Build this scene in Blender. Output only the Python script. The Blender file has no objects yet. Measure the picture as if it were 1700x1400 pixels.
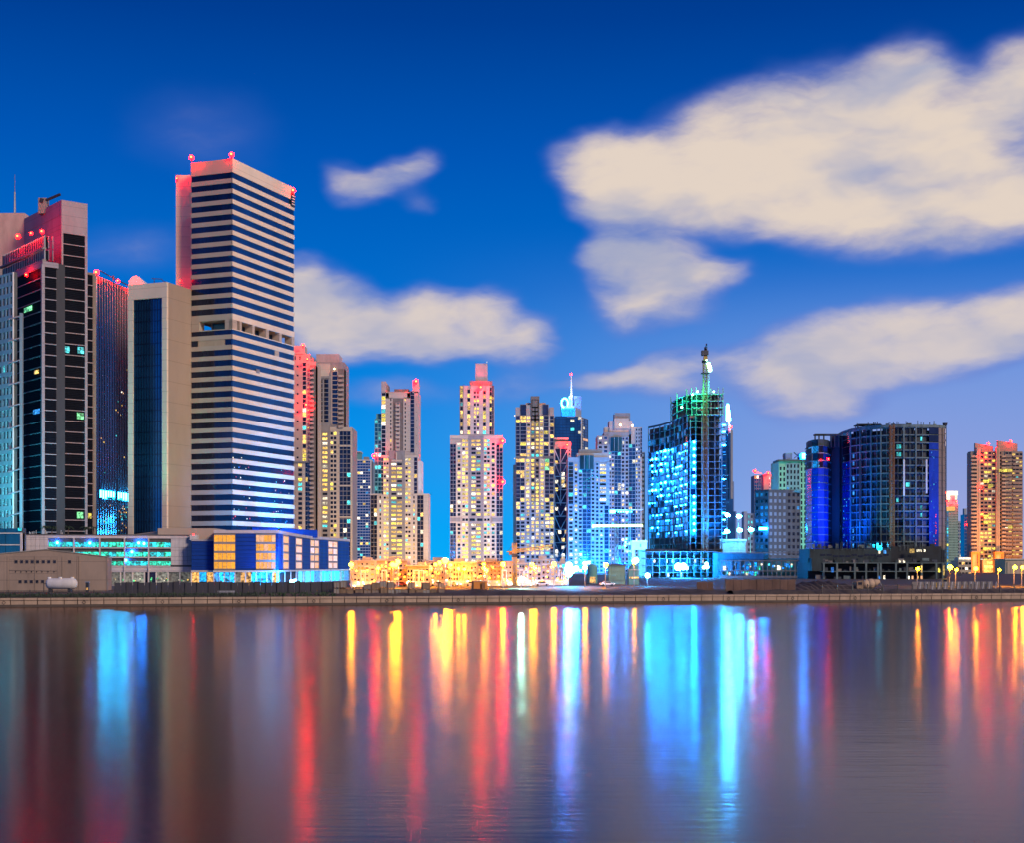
import bpy, bmesh, math, random
from mathutils import Vector
R = random.Random(7)
C = bpy.context.scene.collection
SC = bpy.context.scene
# ------------------------------------------------------------------ camera
F, CX, HY, CZ = 2400.0, 850.0, 940.0, 8.0      # focal length and horizon in photo pixels, eye height in metres
cam = bpy.data.objects.new("camera", bpy.data.cameras.new("camera")); C.objects.link(cam)
cam.location = (0, 0, CZ); cam.rotation_euler = (math.radians(90), 0, 0)
cam.data.sensor_width = 36; cam.data.lens = 36 * F / 1700; cam.data.shift_y = (HY - 700) / 1700
cam.data.clip_start = 0.5; cam.data.clip_end = 30000
SC.camera = cam
SC.view_settings.view_transform = 'Standard'; SC.view_settings.look = 'None'
SC.view_settings.exposure = 0; SC.view_settings.gamma = 1
SC.cycles.use_denoising = True
SC.cycles.sample_clamp_indirect = 0
SC.cycles.max_bounces = 6
# ------------------------------------------------------------------ world: dusk sky with drifting clouds
world = bpy.data.worlds.new("World"); SC.world = world; world.use_nodes = True
def lin(c): return tuple((v / 12.92 if v <= .04045 else ((v + .055) / 1.055) ** 2.4) for v in (c[0] / 255, c[1] / 255, c[2] / 255))
def build_sky():
    nt = world.node_tree; nt.nodes.clear(); N = nt.nodes.new; L = nt.links.new
    def M(op, a, b=None, c=None):
        n = N('ShaderNodeMath'); n.operation = op
        for i, v in enumerate((a, b, c)):
            if v is None: continue
            if isinstance(v, (int, float)): n.inputs[i].default_value = v
            else: L(v, n.inputs[i])
        return n.outputs[0]
    def MR(v, a, b, c, d, smooth=True):
        n = N('ShaderNodeMapRange'); n.interpolation_type = 'SMOOTHSTEP' if smooth else 'LINEAR'
        L(v, n.inputs[0])
        for i, x in zip((1, 2, 3, 4), (a, b, c, d)): n.inputs[i].default_value = x
        return n.outputs[0]
    def MIX(f, a, b):
        n = N('ShaderNodeMix'); n.data_type = 'RGBA'; n.clamp_factor = True
        if isinstance(f, (int, float)): n.inputs[0].default_value = f
        else: L(f, n.inputs[0])
        for i, v in ((6, a), (7, b)):
            if isinstance(v, tuple): n.inputs[i].default_value = (*v, 1)
            else: L(v, n.inputs[i])
        return n.outputs[2]
    tc = N('ShaderNodeTexCoord'); sp = N('ShaderNodeSeparateXYZ'); L(tc.outputs['Generated'], sp.inputs[0])
    az = M('ARCTAN2', sp.outputs[0], sp.outputs[1]); el = M('ARCSINE', sp.outputs[2])
    cb = N('ShaderNodeCombineXYZ'); L(az, cb.inputs[0]); L(el, cb.inputs[1]); ae = cb.outputs[0]
    # clear-sky gradient with elevation
    rp = N('ShaderNodeValToRGB'); L(MR(el, 0, .42, 0, 1, False), rp.inputs[0])
    e = rp.color_ramp.elements
    stops = [(0, (6, 172, 250)), (.1, (8, 160, 245)), (.3, (4, 132, 224)), (.45, (0, 108, 204)), (.66, (0, 86, 182)), (.86, (0, 62, 148)), (1, (0, 50, 126))]
    while len(e) < len(stops): e.new(.5)
    for k, (p, c) in zip(e, stops): k.position = p; k.color = (*lin(c), 1)
    sky = rp.outputs[0]
    # city glow: mauve low in the east part of the sky
    glow = M('MULTIPLY', MR(az, -.02, .26, 0, 1), MR(el, .21, .06, 0, 1))
    sky = MIX(M('MULTIPLY', glow, .92), sky, lin((160, 166, 218)))
    sky = MIX(M('MULTIPLY', M('MULTIPLY', MR(az, -.12, .1, 0, 1), M('MULTIPLY', MR(el, .24, .1, 0, 1), MR(el, .02, .09, 0, 1))), .45), sky, lin((110, 150, 222)))
    # warped coordinates
    def noise(vec, scale, detail, stretch, rot=0., rough=.5):
        mp = N('ShaderNodeMapping'); L(vec, mp.inputs[0]); mp.inputs['Scale'].default_value = stretch; mp.inputs['Rotation'].default_value = (0, 0, rot)
        n = N('ShaderNodeTexNoise'); L(mp.outputs[0], n.inputs['Vector']); n.inputs['Scale'].default_value = scale
        n.inputs['Detail'].default_value = detail; n.inputs['Roughness'].default_value = rough
        return n
    wn = noise(ae, 22, 3, (.8, 1.5, 1), .5)
    vs = N('ShaderNodeVectorMath'); vs.operation = 'MULTIPLY_ADD'; L(wn.outputs['Color'], vs.inputs[0]); vs.inputs[1].default_value = (.026, .020, 0); L(ae, vs.inputs[2])
    vo = N('ShaderNodeVectorMath'); vo.operation = 'ADD'; L(vs.outputs[0], vo.inputs[0]); vo.inputs[1].default_value = (-.013, -.010, 0)
    wp = vo.outputs[0]
    blobs = [  # photo px, py, rx, ry, rotation, weight
        (1000, 280, 90, 62, 0, 1), (1075, 300, 120, 78, .1, 1), (1180, 270, 140, 98, .25, 1), (1300, 250, 160, 112, .3, 1), (1410, 232, 140, 104, .25, 1), (1505, 182, 92, 88, .5, 1),
        (1560, 290, 180, 110, 0, 1), (1690, 190, 115, 74, .3, 1), (1660, 365, 150, 70, 0, 1), (1450, 365, 180, 78, -.1, 1), (1280, 335, 180, 72, -.05, 1), (1140, 330, 120, 55, 0, .9), (1030, 345, 80, 40, 0, .7),
        (1075, 445, 105, 58, 0, .95), (1165, 462, 90, 32, .05, .8), (1060, 505, 85, 52, .1, .7), (1015, 420, 55, 40, 0, .55), (1130, 505, 80, 40, 0, .4),
        (530, 520, 110, 75, -.2, 1), (620, 545, 110, 55, 0, 1), (710, 545, 90, 62, .1, 1), (800, 535, 75, 55, .4, .75), (870, 560, 60, 40, .2, .6), (860, 580, 80, 40, 0, .4), (490, 480, 50, 45, 0, .7),
        (568, 305, 40, 34, -.4, .3), (610, 318, 58, 32, .2, .46), (665, 292, 58, 36, .4, .5), (700, 270, 40, 28, .3, .3), (700, 338, 36, 20, .2, .2), (340, 235, 150, 90, 0, .17), (215, 430, 150, 50, .1, .2),  # last two paint the beacon glow round the tower tops as faint wisps
        (1390, 590, 150, 65, .15, .95), (1540, 575, 140, 68, .1, .95), (1660, 565, 110, 62, .3, 1), (1310, 620, 110, 60, 0, .75), (1370, 660, 110, 50, .1, .75),
        (1110, 615, 130, 34, .2, .6), (1010, 625, 70, 16, .1, .5), (1130, 650, 80, 30, 0, .35), (640, 650, 120, 26, 0, .3), (860, 640, 120, 30, .1, .25)]
    acc = None
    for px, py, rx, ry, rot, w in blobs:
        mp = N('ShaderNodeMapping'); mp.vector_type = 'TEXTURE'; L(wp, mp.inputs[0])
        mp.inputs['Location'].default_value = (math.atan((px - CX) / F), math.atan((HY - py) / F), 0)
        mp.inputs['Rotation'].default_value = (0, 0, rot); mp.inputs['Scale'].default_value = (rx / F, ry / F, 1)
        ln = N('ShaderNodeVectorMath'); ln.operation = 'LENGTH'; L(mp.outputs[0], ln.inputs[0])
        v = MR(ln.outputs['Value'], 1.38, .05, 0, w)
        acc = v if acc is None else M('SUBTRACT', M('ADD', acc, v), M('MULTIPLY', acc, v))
    # the same kind of cloud goes on round the rest of the sky
    far = noise(ae, 5.5, 4, (1, 2.2, 1), .3)
    outside = M('MAXIMUM', MR(M('ABSOLUTE', az), .38, .5, 0, 1), MR(el, .42, .55, 0, 1))
    acc = M('MAXIMUM', acc, M('MULTIPLY', MR(far.outputs['Fac'], .56, .74, 0, .85), outside))
    d1 = noise(wp, 30, 6, (.7, 1.9, 1), -.55, .55).outputs['Fac']
    dens = M('ADD', acc, M('MULTIPLY', M('SUBTRACT', d1, .5), M('MULTIPLY', MR(acc, .03, .45, 0, 1), .95)))
    alpha = MR(dens, .1, .98, 0, .97)
    core = noise(wp, 11, 4, (.8, 1.8, 1), -.45).outputs['Fac']
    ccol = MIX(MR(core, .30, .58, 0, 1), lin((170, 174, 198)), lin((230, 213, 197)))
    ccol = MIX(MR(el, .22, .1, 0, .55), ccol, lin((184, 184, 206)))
    halo = M('MULTIPLY', MR(acc, .02, .35, 0, .4), 1.0)
    sky = MIX(halo, sky, lin((98, 124, 206)))
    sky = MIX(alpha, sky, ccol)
    # a few faint stars
    vor = N('ShaderNodeTexVoronoi'); L(tc.outputs['Generated'], vor.inputs['Vector']); vor.inputs['Scale'].default_value = 55
    st = M('MULTIPLY', MR(vor.outputs['Distance'], .016, .008, 0, 1), MR(el, .25, .33, 0, .5))
    sky = MIX(M('MULTIPLY', st, M('SUBTRACT', 1, alpha)), sky, (.8, .85, 1))
    sky = MIX(MR(el, -.002, -.03, 0, 1), sky, (.02, .05, .12))
    bg = N('ShaderNodeBackground'); L(sky, bg.inputs[0]); bg.inputs[1].default_value = 1.0
    out = N('ShaderNodeOutputWorld'); L(bg.outputs[0], out.inputs[0])
build_sky()
# warm glow of the city shore behind the camera, very soft
sun = bpy.data.objects.new("sun", bpy.data.lights.new("sun", 'SUN')); C.objects.link(sun)
sun.data.energy = 2.65; sun.data.angle = math.radians(14); sun.data.color = (1, .76, .56)
sun.rotation_euler = Vector((.63, -.62, .46)).to_track_quat('Z', 'Y').to_euler()

# ------------------------------------------------------------------ materials
MATS = {}
def mat(name, base=(.5, .5, .5), rough=.7, metal=0., var=.18, scale=.35, fine=0., emis=None, es=0., rnd=0., lo=.12, hi=1.9, spec=.5, sample='NONE', bump=0., lines=None):
    if name in MATS: return MATS[name]
    m = bpy.data.materials.new(name); m.use_nodes = True; MATS[name] = m
    nt = m.node_tree; N = nt.nodes.new; L = nt.links.new; b = nt.nodes['Principled BSDF']
    b.inputs['Roughness'].default_value = rough; b.inputs['Metallic'].default_value = metal; b.inputs['Specular IOR Level'].default_value = spec
    b.inputs['Base Color'].default_value = (*base, 1)
    if var:
        g = N('ShaderNodeNewGeometry'); mp = N('ShaderNodeMapping'); L(g.outputs['Position'], mp.inputs[0]); mp.inputs['Scale'].default_value = (1, 1, .35)
        n1 = N('ShaderNodeTexNoise'); L(mp.outputs[0], n1.inputs['Vector']); n1.inputs['Scale'].default_value = scale; n1.inputs['Detail'].default_value = 6; n1.inputs['Roughness'].default_value = .65
        mr = N('ShaderNodeMapRange'); L(n1.outputs['Fac'], mr.inputs[0]); mr.inputs[1].default_value = .3; mr.inputs[2].default_value = .7; mr.inputs[3].default_value = 1 - var; mr.inputs[4].default_value = 1 + var
        last = mr.outputs[0]
        if lines:
            sx = N('ShaderNodeSeparateXYZ'); L(g.outputs['Position'], sx.inputs[0])
            md = N('ShaderNodeMath'); md.operation = 'PINGPONG'; L(sx.outputs[2], md.inputs[0]); md.inputs[1].default_value = lines / 2
            lt = N('ShaderNodeMapRange'); L(md.outputs[0], lt.inputs[0]); lt.inputs[1].default_value = .05; lt.inputs[2].default_value = .12; lt.inputs[3].default_value = .72; lt.inputs[4].default_value = 1
            mm = N('ShaderNodeMath'); mm.operation = 'MULTIPLY'; L(last, mm.inputs[0]); L(lt.outputs[0], mm.inputs[1]); last = mm.outputs[0]
        vm = N('ShaderNodeVectorMath'); vm.operation = 'SCALE'; vm.inputs[0].default_value = base; L(last, vm.inputs['Scale']); L(vm.outputs[0], b.inputs['Base Color'])
        if bump:
            bp = N('ShaderNodeBump'); bp.inputs['Strength'].default_value = bump; bp.inputs['Distance'].default_value = .3; L(n1.outputs['Fac'], bp.inputs['Height']); L(bp.outputs[0], b.inputs['Normal'])
    if emis:
        b.inputs['Emission Color'].default_value = (*emis, 1); b.inputs['Emission Strength'].default_value = es
        if rnd:
            oi = N('ShaderNodeObjectInfo'); g2 = N('ShaderNodeNewGeometry')
            n2 = N('ShaderNodeTexNoise'); L(g2.outputs['Position'], n2.inputs['Vector']); n2.inputs['Scale'].default_value = 1.5; n2.inputs['Detail'].default_value = 3
            a = N('ShaderNodeMapRange'); L(oi.outputs['Random'], a.inputs[0]); a.inputs[3].default_value = es * (1 - rnd); a.inputs[4].default_value = es * (1 + rnd)
            c = N('ShaderNodeMapRange'); L(n2.outputs['Fac'], c.inputs[0]); c.inputs[1].default_value = .35; c.inputs[2].default_value = .65; c.inputs[3].default_value = lo; c.inputs[4].default_value = hi
            mu = N('ShaderNodeMath'); mu.operation = 'MULTIPLY'; L(a.outputs[0], mu.inputs[0]); L(c.outputs[0], mu.inputs[1]); L(mu.outputs[0], b.inputs['Emission Strength'])
        m.cycles.emission_sampling = sample
    return m
# walls
mat('office_cream', (.76, .63, .50), lines=3.5, var=.1, scale=.08); mat('slab_shade_beige', (.33, .265, .21), lines=7, var=.12, scale=.06); mat('recess_grey', (.03, .034, .048)); mat('cream', (.56, .465, .38), lines=3.5, var=.12, scale=.08); mat('cream_plain', (.47, .365, .30), var=.12); mat('beige', (.47, .38, .30), lines=7, var=.1, scale=.06)
mat('grey_wall', (.26, .24, .24)); mat('white_wall', (.62, .60, .60)); mat('lilac_panel', (.50, .48, .52), lines=3.2, var=.1); mat('brown_wall', (.2, .16, .14))
mat('pink_wall', (.5, .38, .34)); mat('blue_grey', (.2, .26, .32)); mat('pale_tower', (.30, .33, .37)); mat('bare_infill', (.035, .05, .075), var=.5); mat('bare_slab', (.10, .15, .16), var=.45); mat('bare_wall', (.010, .018, .026), var=.4); mat('site_teal_wall', (.016, .034, .042), var=.5); mat('balcony_tan', (.52, .36, .24)); mat('balcony_brown', (.30, .21, .16)); mat('tan', (.46, .34, .24)); mat('warehouse', (.26, .2, .165), lines=4.5, var=.16, scale=.25)  # pale_tower: wall grey tinted bluish to carry the blue flood light
mat('concrete', (.14, .14, .14), var=.3); mat('dark_concrete', (.07, .075, .08), var=.35); mat('mid_concrete', (.22, .21, .2), var=.3); mat('green_wall', (.25, .42, .33)); mat('teal_wall', (.12, .32, .32))
mat('steel', (.35, .36, .38), .4, .6); mat('dark_steel', (.05, .05, .055), .5, .4); mat('rust_steel', (.2, .085, .04), .6, .2); mat('yellow_steel', (.5, .33, .06), .5, .2); mat('white_paint', (.75, .74, .72), .4)
mat('quay_stone', (.36, .27, .2), var=.22, scale=.5, bump=.3); mat('quay_dark', (.07, .055, .045)); mat('soil', (.075, .058, .045), var=.5, scale=.3, bump=.6); mat('asphalt', (.05, .05, .05)); mat('navy_panel', (.008, .05, .3), .6, 0, var=.2, scale=.2, lines=1.4, spec=.15)
mat('hoarding_paint', (.03, .032, .05), .6); mat('crate_wood', (.2, .135, .085), var=.4, scale=.8); mat('corrugated', (.19, .12, .09), .6, var=.3); mat('red_paint', (.35, .03, .03), .35); mat('silver_paint', (.4, .4, .42), .3, .3); mat('rubber', (.02, .02, .02), .8)
mat('leaf', (.03, .06, .03), .7); mat('bark', (.1, .07, .05)); mat('louvre', (.006, .009, .018), .6, 0, spec=.06); mat('mauve_panel', (.30, .26, .31), lines=3.2, var=.14); mat('orange_paint', (.6, .22, .04)); mat('tarp', (.16, .15, .15))
# glass
mat('glass_dark', (.025, .035, .075), .09, .75, var=.5, scale=.12); mat('glass_blue', (.025, .12, .25), .09, .75, var=.35, scale=.1); mat('glass_mid', (.045, .055, .10), .1, .7, var=.6, scale=.15); mat('glass_teal', (.04, .16, .2), .12, .7, var=.4, scale=.15)
mat('glass_bluelit', (.006, .04, .36), .2, .3, var=.4, scale=.2)
mat('win_dark', (.016, .017, .028), .12, .3, var=.5, scale=.4, spec=.6)
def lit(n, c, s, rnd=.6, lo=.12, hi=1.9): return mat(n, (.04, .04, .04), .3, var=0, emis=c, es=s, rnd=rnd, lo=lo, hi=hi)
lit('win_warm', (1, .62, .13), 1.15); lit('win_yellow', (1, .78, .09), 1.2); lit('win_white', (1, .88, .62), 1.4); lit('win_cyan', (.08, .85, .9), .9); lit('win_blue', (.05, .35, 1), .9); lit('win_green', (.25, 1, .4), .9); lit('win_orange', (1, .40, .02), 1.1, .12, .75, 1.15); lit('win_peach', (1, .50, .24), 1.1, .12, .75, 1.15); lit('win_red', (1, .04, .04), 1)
lit('site_cyan', (.005, .26, 1), 1.4, .7, .2, 1.9); lit('site_teal', (.01, .26, .7), .7, .6); lit('bay_green', (.03, .85, .55), .95, .35); lit('bay_cyan', (.02, .75, .85), 1.2, .35); lit('shop_cyan', (.01, .42, 1), 2.0, .5); lit('shop_warm', (1, .5, .12), 1.1, .5)
def lamp(n, c, s): return mat(n, (.1, .1, .1), .3, var=0, emis=c, es=s, sample='AUTO')
lamp('beacon_red', (1, .00018, .0004), 230); lamp('bulb_red', (1, .25, .05), 6); lamp('sodium', (1, .31, .0014), 360); lamp('flood_cyan', (.02, .4, 1), 560); lamp('flood_white', (.55, .95, 1), 55); lamp('flood_blue', (.1, .45, 1), 70); lamp('flood_green', (.25, 1, .55), 40); lamp('strip_green', (.5, 1, .3), 3.5); lamp('headlight', (1, .9, .7), 12); lamp('bulb_cyan', (.006, .2, 1), 230); lamp('amber_fill', (1, .21, .006), 60); lamp('sign_cyan', (.012, .45, 1), 110); lamp('shop_bulb', (1, .6, .2), 26); lamp('taillight', (1, .02, .01), 8)

# ------------------------------------------------------------------ helpers
def W(px, py, Y): return Vector(((px - CX) / F * Y, Y, CZ + (HY - py) / F * Y))
GZ = 1.78
WL = {}
def link(o, parent=None):
    C.objects.link(o)
    if parent is not None: o.parent = parent
    return o
def tag(o, label=None, cat=None, group=None, kind=None):
    for k, v in (('label', label), ('category', cat), ('group', group), ('kind', kind)):
        if v: o[k] = v
    return o
def thing(name, label, cat, loc, group=None, rz=0.):
    o = bpy.data.objects.new(name, None); C.objects.link(o); o.location = loc; o.rotation_euler = (0, 0, rz); WL[o.name] = Vector(loc)
    return tag(o, label, cat, group)
class MB:
    def __init__(s): s.v = []; s.f = []
    def quad(s, *p):
        n = len(s.v); s.v += [tuple(q) for q in p]; s.f.append(tuple(range(n, n + len(p))))
    def box8(s, p):                      # four lower corners (counter-clockwise from above), four upper
        n = len(s.v); s.v += [tuple(q) for q in p]
        s.f += [(n + 3, n + 2, n + 1, n), (n + 4, n + 5, n + 6, n + 7)] + [(n + i, n + (i + 1) % 4, n + 4 + (i + 1) % 4, n + 4 + i) for i in range(4)]
        return s
    def box(s, x0, x1, y0, y1, z0, z1): return s.box8([(x0, y0, z0), (x1, y0, z0), (x1, y1, z0), (x0, y1, z0), (x0, y0, z1), (x1, y0, z1), (x1, y1, z1), (x0, y1, z1)])
    def bar(s, a, b, w, h=None):
        a, b = Vector(a), Vector(b); d = (b - a).normalized(); h = h or w
        u = d.cross(Vector((0, 0, 1))); u = u.normalized() if u.length > 1e-4 else Vector((1, 0, 0)); v = u.cross(d)
        q = [(-1, -1), (1, -1), (1, 1), (-1, 1)]
        return s.box8([p + u * i * w / 2 + v * j * h / 2 for p in (a, b) for i, j in q])
    def cyl(s, a, b, r0, r1=None, n=10):
        a, b = Vector(a), Vector(b); r1 = r0 if r1 is None else r1; d = (b - a).normalized()
        u = d.cross(Vector((0, 0, 1))); u = u.normalized() if u.length > 1e-4 else Vector((1, 0, 0)); v = d.cross(u)
        k = len(s.v)
        for p, r in ((a, r0), (b, r1)):
            for i in range(n):
                t = 2 * math.pi * i / n; s.v.append(tuple(p + u * r * math.cos(t) + v * r * math.sin(t)))
        s.f += [(k + i, k + (i + 1) % n, k + n + (i + 1) % n, k + n + i) for i in range(n)]
        s.f += [tuple(range(k + n - 1, k - 1, -1)), tuple(range(k + n, k + 2 * n))]
        return s
    def ball(s, c, r, n=10, m=6, sx=1, sy=1, sz=1):
        k = len(s.v); c = Vector(c)
        for j in range(m + 1):
            t = math.pi * j / m
            for i in range(n):
                a = 2 * math.pi * i / n; s.v.append((c.x + sx * r * math.sin(t) * math.cos(a), c.y + sy * r * math.sin(t) * math.sin(a), c.z + sz * r * math.cos(t)))
        for j in range(m):
            for i in range(n): s.f.append((k + j * n + i, k + (j + 1) * n + i, k + (j + 1) * n + (i + 1) % n, k + j * n + (i + 1) % n))
        return s
    def prism(s, pts, z0, z1):
        n = len(pts); k = len(s.v); z1 = z1 if isinstance(z1, (list, tuple)) else [z1] * n
        s.v += [(p[0], p[1], z0) for p in pts] + [(p[0], p[1], z) for p, z in zip(pts, z1)]
        s.f += [tuple(range(k + n - 1, k - 1, -1)), tuple(range(k + n, k + 2 * n))] + [(k + i, k + (i + 1) % n, k + n + (i + 1) % n, k + n + i) for i in range(n)]
        return s
    def mesh(s, name, m, off=(0, 0, 0)):
        me = bpy.data.meshes.new(name); ox, oy, oz = off
        me.from_pydata([(x - ox, y - oy, z - oz) for x, y, z in s.v], [], s.f); me.validate(); me.update()
        me.materials.append(MATS[m] if isinstance(m, str) else m)
        return me
def part(parent, name, mb, m, kind=None, label=None, smooth=False):
    """mb holds world coordinates; the part's origin sits on its parent's origin"""
    o = bpy.data.objects.new(name, mb.mesh(name, m, WL[parent.name])); link(o, parent); WL[o.name] = WL[parent.name]
    if smooth:
        for p in o.data.polygons: p.use_smooth = True
    return tag(o, label, None, None, kind)
def lpart(parent, name, mb, m, kind=None, label=None, smooth=False, loc=(0, 0, 0)):
    """mb holds the parent's local coordinates"""
    o = bpy.data.objects.new(name, mb.mesh(name, m)); link(o, parent); o.location = loc; WL[o.name] = WL.get(parent.name, Vector((0, 0, 0)))
    if smooth:
        for p in o.data.polygons: p.use_smooth = True
    return tag(o, label, None, None, kind)
def copy_tree(o, parent=None):
    c = o.copy(); C.objects.link(c)
    if parent is not None: c.parent = parent
    for ch in list(o.children): copy_tree(ch, c)
    return c
BOXM = {}
def boxmesh(w, d, h, m):
    k = (round(w, 2), round(d, 2), round(h, 2), m)
    if k not in BOXM: BOXM[k] = MB().box(-w / 2, w / 2, -d / 2, d / 2, -h / 2, h / 2).mesh('piece', m)
    return BOXM[k]
def piece(parent, name, w, d, h, m, world, rz=0.):
    o = bpy.data.objects.new(name, boxmesh(w, d, h, m)); link(o, parent); o.location = Vector(world) - WL[parent.name]; o.rotation_euler = (0, 0, rz); WL[o.name] = Vector(world)
    return o
class Face:
    """a vertical plane through two plan points, seen from outside with A on the left"""
    def __init__(s, ax, ay, bx, by):
        s.o = Vector((ax, ay)); d = Vector((bx - ax, by - ay)); s.L = d.length; s.u = d.normalized(); s.n = Vector((s.u.y, -s.u.x)); s.rz = math.atan2(s.u.y, s.u.x)
    def pt(s, u, n, z): p = s.o + s.u * u + s.n * n; return Vector((p.x, p.y, z))
    def up(s, px):
        k = (px - CX) / F; return (k * s.o.y - s.o.x) / (s.u.x - k * s.u.y)
    def box(s, mb, u0, u1, n0, n1, z0, z1): return mb.box8([s.pt(u0, n1, z0), s.pt(u1, n1, z0), s.pt(u1, n0, z0), s.pt(u0, n0, z0), s.pt(u0, n1, z1), s.pt(u1, n1, z1), s.pt(u1, n0, z1), s.pt(u0, n0, z1)])
def pface(pxa, Ya, pxb, Yb): return Face((pxa - CX) / F * Ya, Ya, (pxb - CX) / F * Yb, Yb)
def zof(py, Y): return CZ + (HY - py) / F * Y
def pick(pal):
    t = R.random() * sum(w for _, w in pal)
    for m, w in pal:
        t -= w
        if t <= 0: return m
    return pal[-1][0]
class Bld:
    def __init__(s, name, label, cat, px, Y, group=None):
        s.Y = Y; s.root = thing(name, label, cat, ((px - CX) / F * Y, Y, GZ), group); s.wins = []; s.f = Face(-F, Y, F, Y)
    def core(s, p0, p1, y0, y1, m, dn=.45, d=24, name='wall'):
        """a solid block; its front stands dn behind the facade plane"""
        Y = s.Y; x0, x1 = W(p0, 0, Y).x, W(p1, 0, Y).x
        return part(s.root, name, MB().box(x0, x1, Y + dn, Y + dn + d, max(zof(y1, Y), GZ - .3) if y1 < 955 else GZ - .3, zof(y0, Y)), m)
    def bay(s, face, u0, u1, z0, z1, rows, cols, wf, hf, m, pal, n=0., depth=.42, name='facade', wname='window', z_low=.5, split=0):
        """one facade sheet with real openings; a pane stands in each opening"""
        cw = (u1 - u0) / cols; rh = (z1 - z0) / rows
        us = [u0] + [u0 + cw * (i + .5 + k * wf / 2) for i in range(cols) for k in (-1, 1)] + [u1]
        zs = [z0] + [z0 + rh * (j + z_low + k * hf / 2) for j in range(rows) for k in (-1, 1)] + [z1]
        mb = MB(); nu, nz = len(us), len(zs)
        mb.v = [tuple(face.pt(u, n, z)) for z in zs for u in us]
        at = lambda i, j: j * nu + i
        for j in range(nz - 1):
            for i in range(nu - 1):
                q = (at(i, j), at(i + 1, j), at(i + 1, j + 1), at(i, j + 1))
                if i % 2 and j % 2:
                    k = len(mb.v); mb.v += [tuple(face.pt(us[a], n - depth, zs[b])) for a, b in ((i, j), (i + 1, j), (i + 1, j + 1), (i, j + 1))]
                    mb.f += [(q[a], q[(a + 1) % 4], k + (a + 1) % 4, k + a) for a in range(4)]
                    w = us[i + 1] - us[i]; h = zs[j + 1] - zs[j]
                    s.wins.append((w, h, pick(pal), face.pt((us[i] + us[i + 1]) / 2, n - depth + .06, (zs[j] + zs[j + 1]) / 2), face.rz, wname))
                else: mb.f.append(q)
        rim = [at(i, 0) for i in range(nu)] + [at(nu - 1, j) for j in range(1, nz)] + [at(i, nz - 1) for i in range(nu - 2, -1, -1)] + [at(0, j) for j in range(nz - 2, 0, -1)]
        k = len(mb.v); nn = face.n * (depth + .1)
        mb.v += [(mb.v[i][0] - nn.x, mb.v[i][1] - nn.y, mb.v[i][2]) for i in rim]
        for a in range(len(rim)): mb.f.append((rim[a], k + a, k + (a + 1) % len(rim), rim[(a + 1) % len(rim)]))
        return part(s.root, name, mb, m)
    def g(s, p0, p1, y0, y1, pitch, cols, wf, hf, m, pal, n=0., depth=.42, name='facade', z_low=.5, wname='window'):
        Y = s.Y; rows = max(1, round((y1 - y0) / pitch))
        return s.bay(s.f, s.f.up(p0), s.f.up(p1), zof(y1, Y), zof(y0, Y), rows, cols, wf, hf, m, pal, n, depth, name, wname, z_low)
    def balc(s, p0, p1, y0, y1, pitch, m, out=1.4):
        """stack of balconies: slab and parapet for every floor"""
        Y = s.Y; rows = max(1, round((y1 - y0) / pitch)); z0 = zof(y1, Y); rh = (zof(y0, Y) - z0) / rows; x0, x1 = W(p0, 0, Y).x, W(p1, 0, Y).x
        for j in range(rows): piece(s.root, 'balcony', x1 - x0, out, rh * .46, m, ((x0 + x1) / 2, Y - out / 2 + .5, z0 + rh * (j + .23)))
    def block(s, p0, p1, y0, y1, m, dn=0., d=20, name='roof_block'): return s.core(p0, p1, y0, y1, m, dn, d, name)
    def beacon(s, px, py, Y=None, r=.55, pole=1.2):
        Y = Y or s.Y - .8; p = W(px, py, Y)
        o = part(s.root, 'beacon', MB().cyl(p - Vector((0, 0, r + pole)), p - Vector((0, 0, r * .8)), r * .35, n=6), 'dark_steel')
        q = part(o, 'lens', MB().ball(p, r * 1.4, 10, 7), 'beacon_red'); part(q, 'bulb', MB().ball(p + Vector((0, -r * 1.5, 0)), r * .6, 6, 5), 'bulb_red')
    def done(s, most=300):
        s.wins.sort(key=lambda w: (w[2] == 'win_dark', -w[0] * w[1]))
        for w, h, m, p, rz, nm in s.wins[:most]: piece(s.root, nm, w - .02, .1, h - .02, m, p, rz)
        rest = {}
        for w in s.wins[most:]: rest.setdefault(w[2], []).append(w)
        if rest:
            mb = MB(); idx = []; names = list(rest)
            for k, nm in enumerate(names):
                for w, h, m, p, rz, _ in rest[nm]:
                    f = Face(p.x, p.y, p.x + math.cos(rz), p.y + math.sin(rz)); f.box(mb, -w / 2, w / 2, -.05, .05, p.z - h / 2, p.z + h / 2); idx += [k] * 6
            o = part(s.root, 'small_windows', mb, names[0], 'stuff')
            for nm in names[1:]: o.data.materials.append(MATS[nm])
            if len(o.data.polygons) == len(idx): o.data.polygons.foreach_set('material_index', idx)
def lattice(mb, a, b, w, n, t):
    """four chords with cross bracing between two points"""
    a, b = Vector(a), Vector(b); d = (b - a).normalized(); u = d.cross(Vector((0, 1, 0))); u = u.normalized() if u.length > .1 else Vector((1, 0, 0)); v = d.cross(u)
    cs = [u * i * w / 2 + v * j * w / 2 for i, j in ((-1, -1), (1, -1), (1, 1), (-1, 1))]
    for c in cs: mb.bar(a + c, b + c, t)
    for k in range(n):
        p, q = a.lerp(b, k / n), a.lerp(b, (k + 1) / n)
        for i in range(4):
            c0, c1 = cs[i], cs[(i + 1) % 4]
            mb.bar(p + (c0 if k % 2 else c1), q + (c1 if k % 2 else c0), t * .7); mb.bar(p + c0, p + c1, t * .7)
    return mb
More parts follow.
